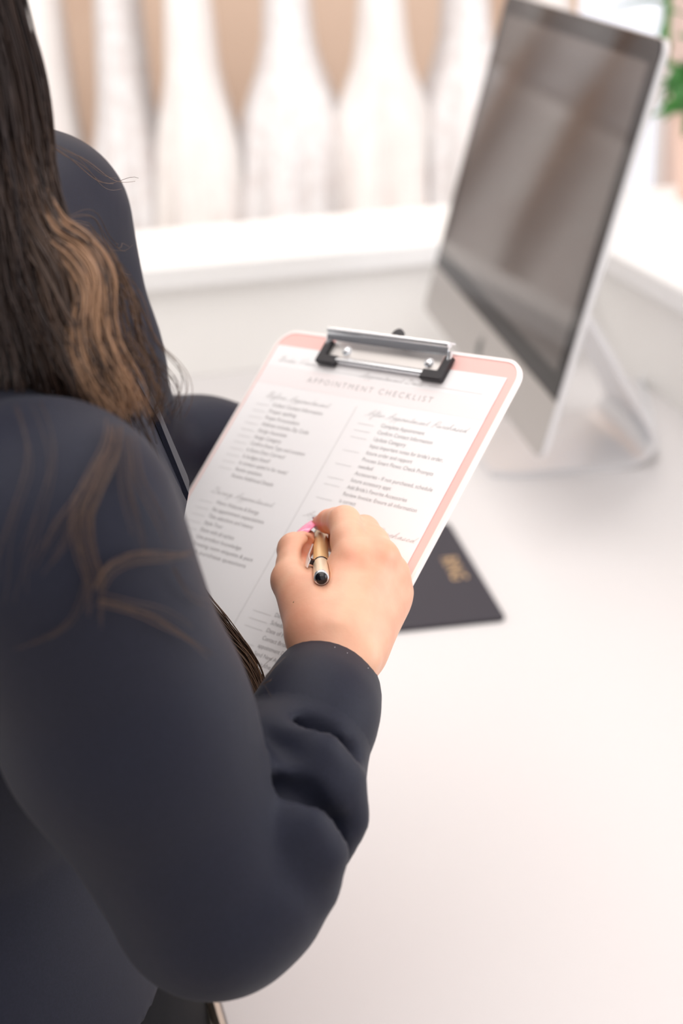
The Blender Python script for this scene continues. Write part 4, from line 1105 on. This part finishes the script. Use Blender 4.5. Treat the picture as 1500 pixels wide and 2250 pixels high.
# ---- trousers and shoes
tr = Field((-0.46, 0.56, 0.0), (0.0, 1.04, 1.06), 0.007)
tr.stack([(-0.245, 0.82, 0.78, 0.138, 0.172), (-0.242, 0.82, 0.90, 0.141, 0.172), (-0.245, 0.81, 0.97, 0.134, 0.165), (-0.250, 0.80, 1.03, 0.105, 0.138)], 0.03)
for s_ in (-1, 1):
    tr.chain([((-0.215, 0.82 + s_ * 0.080, 0.82), 0.108), ((-0.205, 0.81 + s_ * 0.09, 0.50), 0.084), ((-0.265, 0.80 + s_ * 0.095, 0.08), 0.056)], 0.03)
    tr.cut((-0.45, 0.56, 0), (0.0, 1.04, 0.08), lambda P: P[..., 2] - 0.05)
field_obj('trousers', tr, M_trouser, person, 4)
for s_ in (-1, 1):
    sf_ = Field((-0.36, 0.80 + s_ * 0.1 - 0.07, -0.01), (-0.02, 0.80 + s_ * 0.1 + 0.07, 0.14), 0.005)
    y0 = 0.80 + s_ * 0.1
    sf_.chain([((-0.29, y0, 0.045), 0.036), ((-0.22, y0, 0.045), 0.038), ((-0.12, y0, 0.030), 0.036), ((-0.075, y0, 0.024), 0.026)], 0.02)
    sf_.chain([((-0.28, y0, 0.05), 0.034), ((-0.275, y0, 0.10), 0.036)], 0.02)
    sf_.cut((-0.4, 0.5, -0.05), (0.1, 1.1, 0.2), lambda P: 0.002 - P[..., 2] + 0 * P[..., 0])
    field_obj('shoe', sf_, M_shoe, person, 3)

# ---- hair: strands grown along guide locks
bv_me = jacket.data
bvh = BVHTree.FromPolygons([v.co for v in bv_me.vertices], [tuple(p.vertices) for p in bv_me.polygons])
hv = []; hf = []; hc = []
DARK = np.array((0.014, 0.009, 0.011)); MIDC = np.array((0.045, 0.024, 0.018)); LIGHT = np.array((0.40, 0.225, 0.13))
def lock(nodes, n, r0, r1, light=0.2, thick=0.00045, wave=0.006, onto=False, spread_end=1.0, lift=0.003, tip=0.15):
    """n strands round a guide curve; r0, r1: bundle radius at root and tip"""
    base = spline(nodes, 7)
    m = len(base)
    T = np.gradient(base, axis=0); T /= np.linalg.norm(T, axis=1)[:, None]
    ref = np.array((0.3, -0.9, 0.3)); A_ = np.cross(T, ref); A_ /= np.linalg.norm(A_, axis=1)[:, None]; B_ = np.cross(T, A_)
    ts = np.linspace(0, 1, m)
    for _ in range(n):
        a = rng.uniform(0, 2 * np.pi); rr = math.sqrt(rng.uniform(0, 1))
        ph = rng.uniform(0, 6.28); fr = rng.uniform(0.8, 2.2); am = wave * rng.uniform(0.2, 1.0)
        t0 = rng.uniform(0, 0.04); t1 = 1 - rng.uniform(0, tip)
        rad = (r0 + (r1 - r0) * ts) * rr
        drift = rng.normal(0, 0.35) * ts
        off = A_ * (rad * np.cos(a + drift))[:, None] + B_ * (rad * np.sin(a + drift))[:, None]
        off = off + A_ * (am * np.sin(fr * 6.28 * ts + ph) * ts)[:, None] + B_ * (am * np.cos(fr * 5.1 * ts + ph) * ts)[:, None]
        P = base + off
        sel = np.linspace(t0, t1, m)
        P = np.stack([np.interp(sel, ts, P[:, i]) for i in range(3)], 1)
        if onto:
            for i in range(m):
                co, nr, ix, ds = bvh.find_nearest(Vector(P[i]))
                if co is not None: P[i] = np.array(co + nr * (lift + 0.004 * rr))
            for _k in range(2): P[1:-1] = 0.25 * P[:-2] + 0.5 * P[1:-1] + 0.25 * P[2:]
        w_ = rng.uniform(0, 1)
        lt = light * rng.uniform(0.3, 1.7)
        c = DARK + (MIDC - DARK) * w_
        c = c + (LIGHT - c) * min(1.0, lt)
        Td = np.gradient(P, axis=0); Td /= np.maximum(np.linalg.norm(Td, axis=1), 1e-9)[:, None]
        x_ = np.cross(Td, ref); x_ /= np.maximum(np.linalg.norm(x_, axis=1), 1e-9)[:, None]; y_ = np.cross(Td, x_)
        k0 = len(hv)
        for i in range(m):
            th = thick * (0.35 + 0.65 * math.sin(math.pi * min(1, 0.15 + 0.8 * i / m)))
            for q in (0, 2.0944, 4.1888):
                hv.append(tuple(P[i] + (x_[i] * math.cos(q) + y_[i] * math.sin(q)) * th)); hc.append(c)
        for i in range(m - 1):
            for k in range(3):
                j = (k + 1) % 3
                hf.append((k0 + i * 3 + k, k0 + i * 3 + j, k0 + (i + 1) * 3 + j, k0 + (i + 1) * 3 + k))
HCt = HC
# scalp cap strands over the head, from the parting down both sides and the back
for i in range(46):
    u = -0.95 + 1.9 * (i % 23) / 22
    s_ = -1 if i < 23 else 1
    px_ = 0.060 - 0.150 * (u + 0.95) / 1.9
    top = HCt + np.array((px_, 0, 0.118 - 0.25 * (px_ + 0.01) ** 2 / 0.09))
    side = HCt + np.array((px_ * 1.15 - 0.012, s_ * 0.090, 0.02))
    low = HCt + np.array((px_ * 0.9 - 0.030, s_ * 0.088, -0.10))
    end = HCt + np.array((px_ * 0.7 - 0.075, s_ * 0.080, -0.22))
    lock([tuple(top), tuple(HCt + np.array((px_ * 1.08, s_ * 0.055, 0.098))), tuple(side), tuple(low), tuple(end)], 34, 0.010, 0.016, 0.05, 0.0007, 0.003)
for i in range(12):
    y_ = -0.075 + 0.15 * i / 11
    lock([tuple(HCt + np.array((-0.02, y_ * 0.5, 0.115))), tuple(HCt + np.array((-0.095, y_, 0.05))), tuple(HCt + np.array((-0.112, y_, -0.05))), tuple(HCt + np.array((-0.10, y_, -0.18))), tuple(HCt + np.array((-0.115, y_ * 1.2, -0.32)))], 40, 0.010, 0.020, 0.08, 0.0007, 0.008)
# the long fall beside the face, over the shoulder and down the front
R0 = tuple(HCt + np.array((-0.005, -0.088, 0.02)))
lock([R0, (-0.1545, 0.7414, 1.6217), (-0.1534, 0.7369, 1.5721), (-0.1496, 0.7363, 1.5320), (-0.1488, 0.7285, 1.4873), (-0.1480, 0.7120, 1.4480), (-0.1428, 0.6970, 1.4124), (-0.1381, 0.6979, 1.3757)], 260, 0.012, 0.028, 0.03, 0.0006, 0.008)
lock([R0, (-0.1516, 0.7468, 1.6215), (-0.1545, 0.7422, 1.5717), (-0.1484, 0.7380, 1.5358), (-0.1442, 0.7283, 1.4999), (-0.1387, 0.7115, 1.4650), (-0.1277, 0.6938, 1.4305), (-0.1185, 0.6949, 1.3944), (-0.1104, 0.7179, 1.3459)], 240, 0.010, 0.020, 0.05, 0.0006, 0.008)
lock([R0, (-0.1710, 0.7370, 1.6110), (-0.1655, 0.7199, 1.5446), (-0.1622, 0.7036, 1.4926), (-0.1595, 0.6852, 1.4488), (-0.1546, 0.6804, 1.4115)], 240, 0.014, 0.026, 0.02, 0.0006, 0.008)
lock([(-0.1491, 0.7506, 1.5788), (-0.1445, 0.7451, 1.5450), (-0.1387, 0.7385, 1.5190), (-0.1383, 0.7233, 1.4880), (-0.1454, 0.7086, 1.4659), (-0.1432, 0.6924, 1.4400), (-0.1317, 0.6801, 1.4108)], 110, 0.006, 0.009, 0.16, 0.0005, 0.006)
lock([(-0.1468, 0.7522, 1.5826), (-0.1409, 0.7500, 1.5464), (-0.1350, 0.7450, 1.5242), (-0.1334, 0.7384, 1.5084), (-0.1363, 0.7343, 1.4986)], 60, 0.0025, 0.0020, 0.55, 0.0004, 0.002)
lock([(-0.1479, 0.7575, 1.5823), (-0.1424, 0.7612, 1.5576), (-0.1368, 0.7553, 1.5333), (-0.1325, 0.7525, 1.5188)], 10, 0.0020, 0.0016, 0.9, 0.00030, 0.002)
lock([(-0.1502, 0.7181, 1.5142), (-0.1395, 0.7065, 1.4789), (-0.1272, 0.6937, 1.4562), (-0.1212, 0.6811, 1.4339), (-0.1116, 0.6722, 1.4127), (-0.1044, 0.6678, 1.3944)], 130, 0.012, 0.010, 0.10, 0.0005, 0.006)
for dx_ in (-0.035, -0.060, -0.085, -0.105):
    lock([tuple(HCt + np.array((dx_, -0.080, 0.02))), tuple(HCt + np.array((dx_, -0.088, -0.10))), tuple(HCt + np.array((dx_ * 0.9 - 0.005, -0.080, -0.20))), tuple(HCt + np.array((dx_ * 0.9 - 0.015, -0.072, -0.30)))], 90, 0.014, 0.018, 0.04, 0.0006, 0.007)
# the caramel curl
lock([(-0.1384, 0.7183, 1.4890), (-0.1275, 0.7067, 1.4743), (-0.1144, 0.6980, 1.4664), (-0.1068, 0.6878, 1.4550), (-0.1069, 0.6777, 1.4387), (-0.1032, 0.6703, 1.4238), (-0.0968, 0.6658, 1.4078), (-0.0946, 0.6648, 1.3951)], 170, 0.007, 0.0075, 0.95, 0.00045, 0.004)
lock([(-0.1312, 0.7022, 1.4712), (-0.1182, 0.6931, 1.4624), (-0.1118, 0.6835, 1.4499), (-0.1140, 0.6735, 1.4338), (-0.1112, 0.6661, 1.4189), (-0.1039, 0.6616, 1.4030), (-0.1004, 0.6595, 1.3928)], 120, 0.006, 0.005, 0.65, 0.00045, 0.004)
lock([(-0.1416, 0.7209, 1.4822), (-0.1221, 0.7108, 1.4711), (-0.1073, 0.7036, 1.4617), (-0.1005, 0.6970, 1.4460), (-0.0995, 0.6905, 1.4305), (-0.0926, 0.6878, 1.4137), (-0.0886, 0.6869, 1.3961), (-0.0889, 0.6896, 1.3817)], 34, 0.006, 0.008, 0.30, 0.00032, 0.007)
lock([(-0.1196, 0.7199, 1.4668), (-0.1066, 0.7177, 1.4540), (-0.1002, 0.7149, 1.4369), (-0.0976, 0.7143, 1.4147), (-0.0929, 0.7162, 1.3934), (-0.0988, 0.7227, 1.3702)], 4, 0.003, 0.006, 0.30, 0.00024, 0.008)
lock([(-0.1196, 0.7199, 1.4668), (-0.1066, 0.7177, 1.4540), (-0.0989, 0.7149, 1.4369), (-0.0957, 0.7142, 1.4146), (-0.0903, 0.7161, 1.3933), (-0.0970, 0.7227, 1.3701)], 4, 0.003, 0.006, 0.30, 0.00024, 0.008)
lock([(-0.1196, 0.7199, 1.4668), (-0.1066, 0.7177, 1.4540), (-0.0976, 0.7149, 1.4369), (-0.0937, 0.7142, 1.4146), (-0.0876, 0.7161, 1.3932), (-0.0952, 0.7227, 1.3701)], 4, 0.003, 0.006, 0.30, 0.00024, 0.008)
lock([(-0.1196, 0.7199, 1.4668), (-0.1066, 0.7177, 1.4540), (-0.0963, 0.7149, 1.4368), (-0.0917, 0.7142, 1.4145), (-0.0850, 0.7161, 1.3932), (-0.0934, 0.7226, 1.3700)], 4, 0.003, 0.006, 0.30, 0.00024, 0.008)
lock([(-0.1196, 0.7199, 1.4668), (-0.1066, 0.7177, 1.4540), (-0.0950, 0.7149, 1.4368), (-0.0898, 0.7142, 1.4145), (-0.0823, 0.7160, 1.3931), (-0.0916, 0.7226, 1.3700)], 4, 0.003, 0.006, 0.30, 0.00024, 0.008)
lock([(-0.1196, 0.7199, 1.4668), (-0.1066, 0.7177, 1.4540), (-0.0937, 0.7148, 1.4368), (-0.0878, 0.7141, 1.4144), (-0.0797, 0.7160, 1.3930), (-0.0898, 0.7226, 1.3699)], 4, 0.003, 0.006, 0.30, 0.00024, 0.008)
lock([(-0.1196, 0.7199, 1.4668), (-0.1066, 0.7177, 1.4540), (-0.0925, 0.7148, 1.4367), (-0.0859, 0.7141, 1.4144), (-0.0771, 0.7160, 1.3929), (-0.0880, 0.7226, 1.3699)], 4, 0.003, 0.006, 0.30, 0.00024, 0.008)
lock([(-0.1359, 0.7155, 1.4874), (-0.1261, 0.7039, 1.4727), (-0.1132, 0.6948, 1.4639), (-0.1077, 0.6834, 1.4498), (-0.1088, 0.6734, 1.4336), (-0.1051, 0.6661, 1.4187), (-0.0985, 0.6625, 1.4025)], 55, 0.007, 0.008, 0.05, 0.00045, 0.006)
# the lock that hangs down the front, seen between the arm and the sheet
lock([(-0.1159, 0.7596, 1.3676), (-0.1036, 0.7763, 1.3041), (-0.0871, 0.7789, 1.2586), (-0.0685, 0.7773, 1.2290), (-0.0552, 0.7710, 1.2088), (-0.0493, 0.7612, 1.1907), (-0.0472, 0.7521, 1.1740)], 150, 0.006, 0.0050, 0.20, 0.00040, 0.004)
lock([(-0.1159, 0.7596, 1.3676), (-0.1051, 0.7826, 1.2933), (-0.0807, 0.7801, 1.2408), (-0.0576, 0.7735, 1.2147), (-0.0502, 0.7655, 1.1956), (-0.0447, 0.7520, 1.1739), (-0.0423, 0.7463, 1.1655)], 40, 0.006, 0.0040, 0.45, 0.00034, 0.004)
# loose wisps lying on the sleeve
def wisp(px, n, r0, r1, light, th=0.00040, lift=0.002, wave=0.002):
    lock(px, max(3, int(n * 0.38)), r0, r1 * 1.6, light * 0.6, th * 0.5, wave, True, lift=lift, tip=0.3)
wisp([(-0.0919, 0.6058, 1.4147), (-0.0914, 0.5874, 1.4095), (-0.0959, 0.5700, 1.4017), (-0.1003, 0.5606, 1.3922), (-0.1005, 0.5560, 1.3786), (-0.0973, 0.5540, 1.3636), (-0.0988, 0.5535, 1.3417)], 46, 0.0050, 0.0040, 0.34)
wisp([(-0.0974, 0.5526, 1.3603), (-0.0906, 0.5564, 1.3692), (-0.0807, 0.5653, 1.3697), (-0.0664, 0.5837, 1.3619), (-0.0558, 0.6027, 1.3556)], 22, 0.0030, 0.0022, 0.42)
wisp([(-0.0960, 0.5518, 1.3582), (-0.0847, 0.5558, 1.3522), (-0.0719, 0.5667, 1.3422), (-0.0608, 0.5801, 1.3276), (-0.0517, 0.5962, 1.3090)], 24, 0.0030, 0.0030, 0.42)
wisp([(-0.0864, 0.6043, 1.4111), (-0.0785, 0.5833, 1.3998), (-0.0750, 0.5815, 1.3825), (-0.0723, 0.5848, 1.3647)], 18, 0.0030, 0.0030, 0.26)
wisp([(-0.0901, 0.5993, 1.4120), (-0.0862, 0.5773, 1.3985), (-0.0839, 0.5709, 1.3833), (-0.0814, 0.5698, 1.3677)], 14, 0.0040, 0.0030, 0.18)
wisp([(-0.0929, 0.5874, 1.4095), (-0.1048, 0.5602, 1.3963), (-0.1132, 0.5502, 1.3855), (-0.1224, 0.5455, 1.3743)], 16, 0.0040, 0.0050, 0.16)
wisp([(-0.0980, 0.5539, 1.3736), (-0.1080, 0.5512, 1.3492), (-0.1264, 0.5466, 1.3381), (-0.1356, 0.5446, 1.3333)], 8, 0.0030, 0.0050, 0.12)
wisp([(-0.0702, 0.5826, 1.3594), (-0.0641, 0.5872, 1.3445), (-0.0574, 0.5943, 1.3355), (-0.0506, 0.6046, 1.3291)], 9, 0.0025, 0.0030, 0.22)
wisp([(-0.1285, 0.6077, 1.4192), (-0.1186, 0.5766, 1.4096), (-0.1222, 0.5578, 1.3960), (-0.1282, 0.5503, 1.3781), (-0.1320, 0.5498, 1.3588)], 18, 0.0060, 0.0060, 0.10)
wisp([(-0.0289, 0.7127, 1.2300), (-0.0316, 0.7037, 1.2190), (-0.0359, 0.6940, 1.2113)], 10, 0.0040, 0.0030, 0.16, 0.00030)
wisp([(-0.0258, 0.7018, 1.2144), (-0.0295, 0.6978, 1.2101), (-0.0390, 0.6913, 1.2048)], 8, 0.0030, 0.0030, 0.22, 0.00030)
# a few fly-away hairs across the far shoulder
lock([(-0.1433, 0.7933, 1.4997), (-0.1331, 0.8098, 1.4874), (-0.1243, 0.8559, 1.4679), (-0.1159, 0.9045, 1.4546)], 5, 0.0020, 0.0080, 0.3, 0.00022, 0.004)
lock([(-0.1322, 0.7731, 1.4645), (-0.1208, 0.7879, 1.4610), (-0.1158, 0.7905, 1.4413), (-0.1006, 0.8002, 1.4386)], 5, 0.0020, 0.0100, 0.25, 0.00022, 0.006)
hair = obj_from('hair', hv, hf, M_hair, person, True)
hair['kind'] = 'stuff'
hair['label'] = 'long wavy dark brown hair with caramel ends'
ca = hair.data.color_attributes.new('strand', 'FLOAT_COLOR', 'POINT')
arr = np.ones((len(hv), 4), np.float32); arr[:, :3] = np.array(hc)
ca.data.foreach_set('color', arr.ravel())
settle(person, (-0.262, 0.80, 0.0))
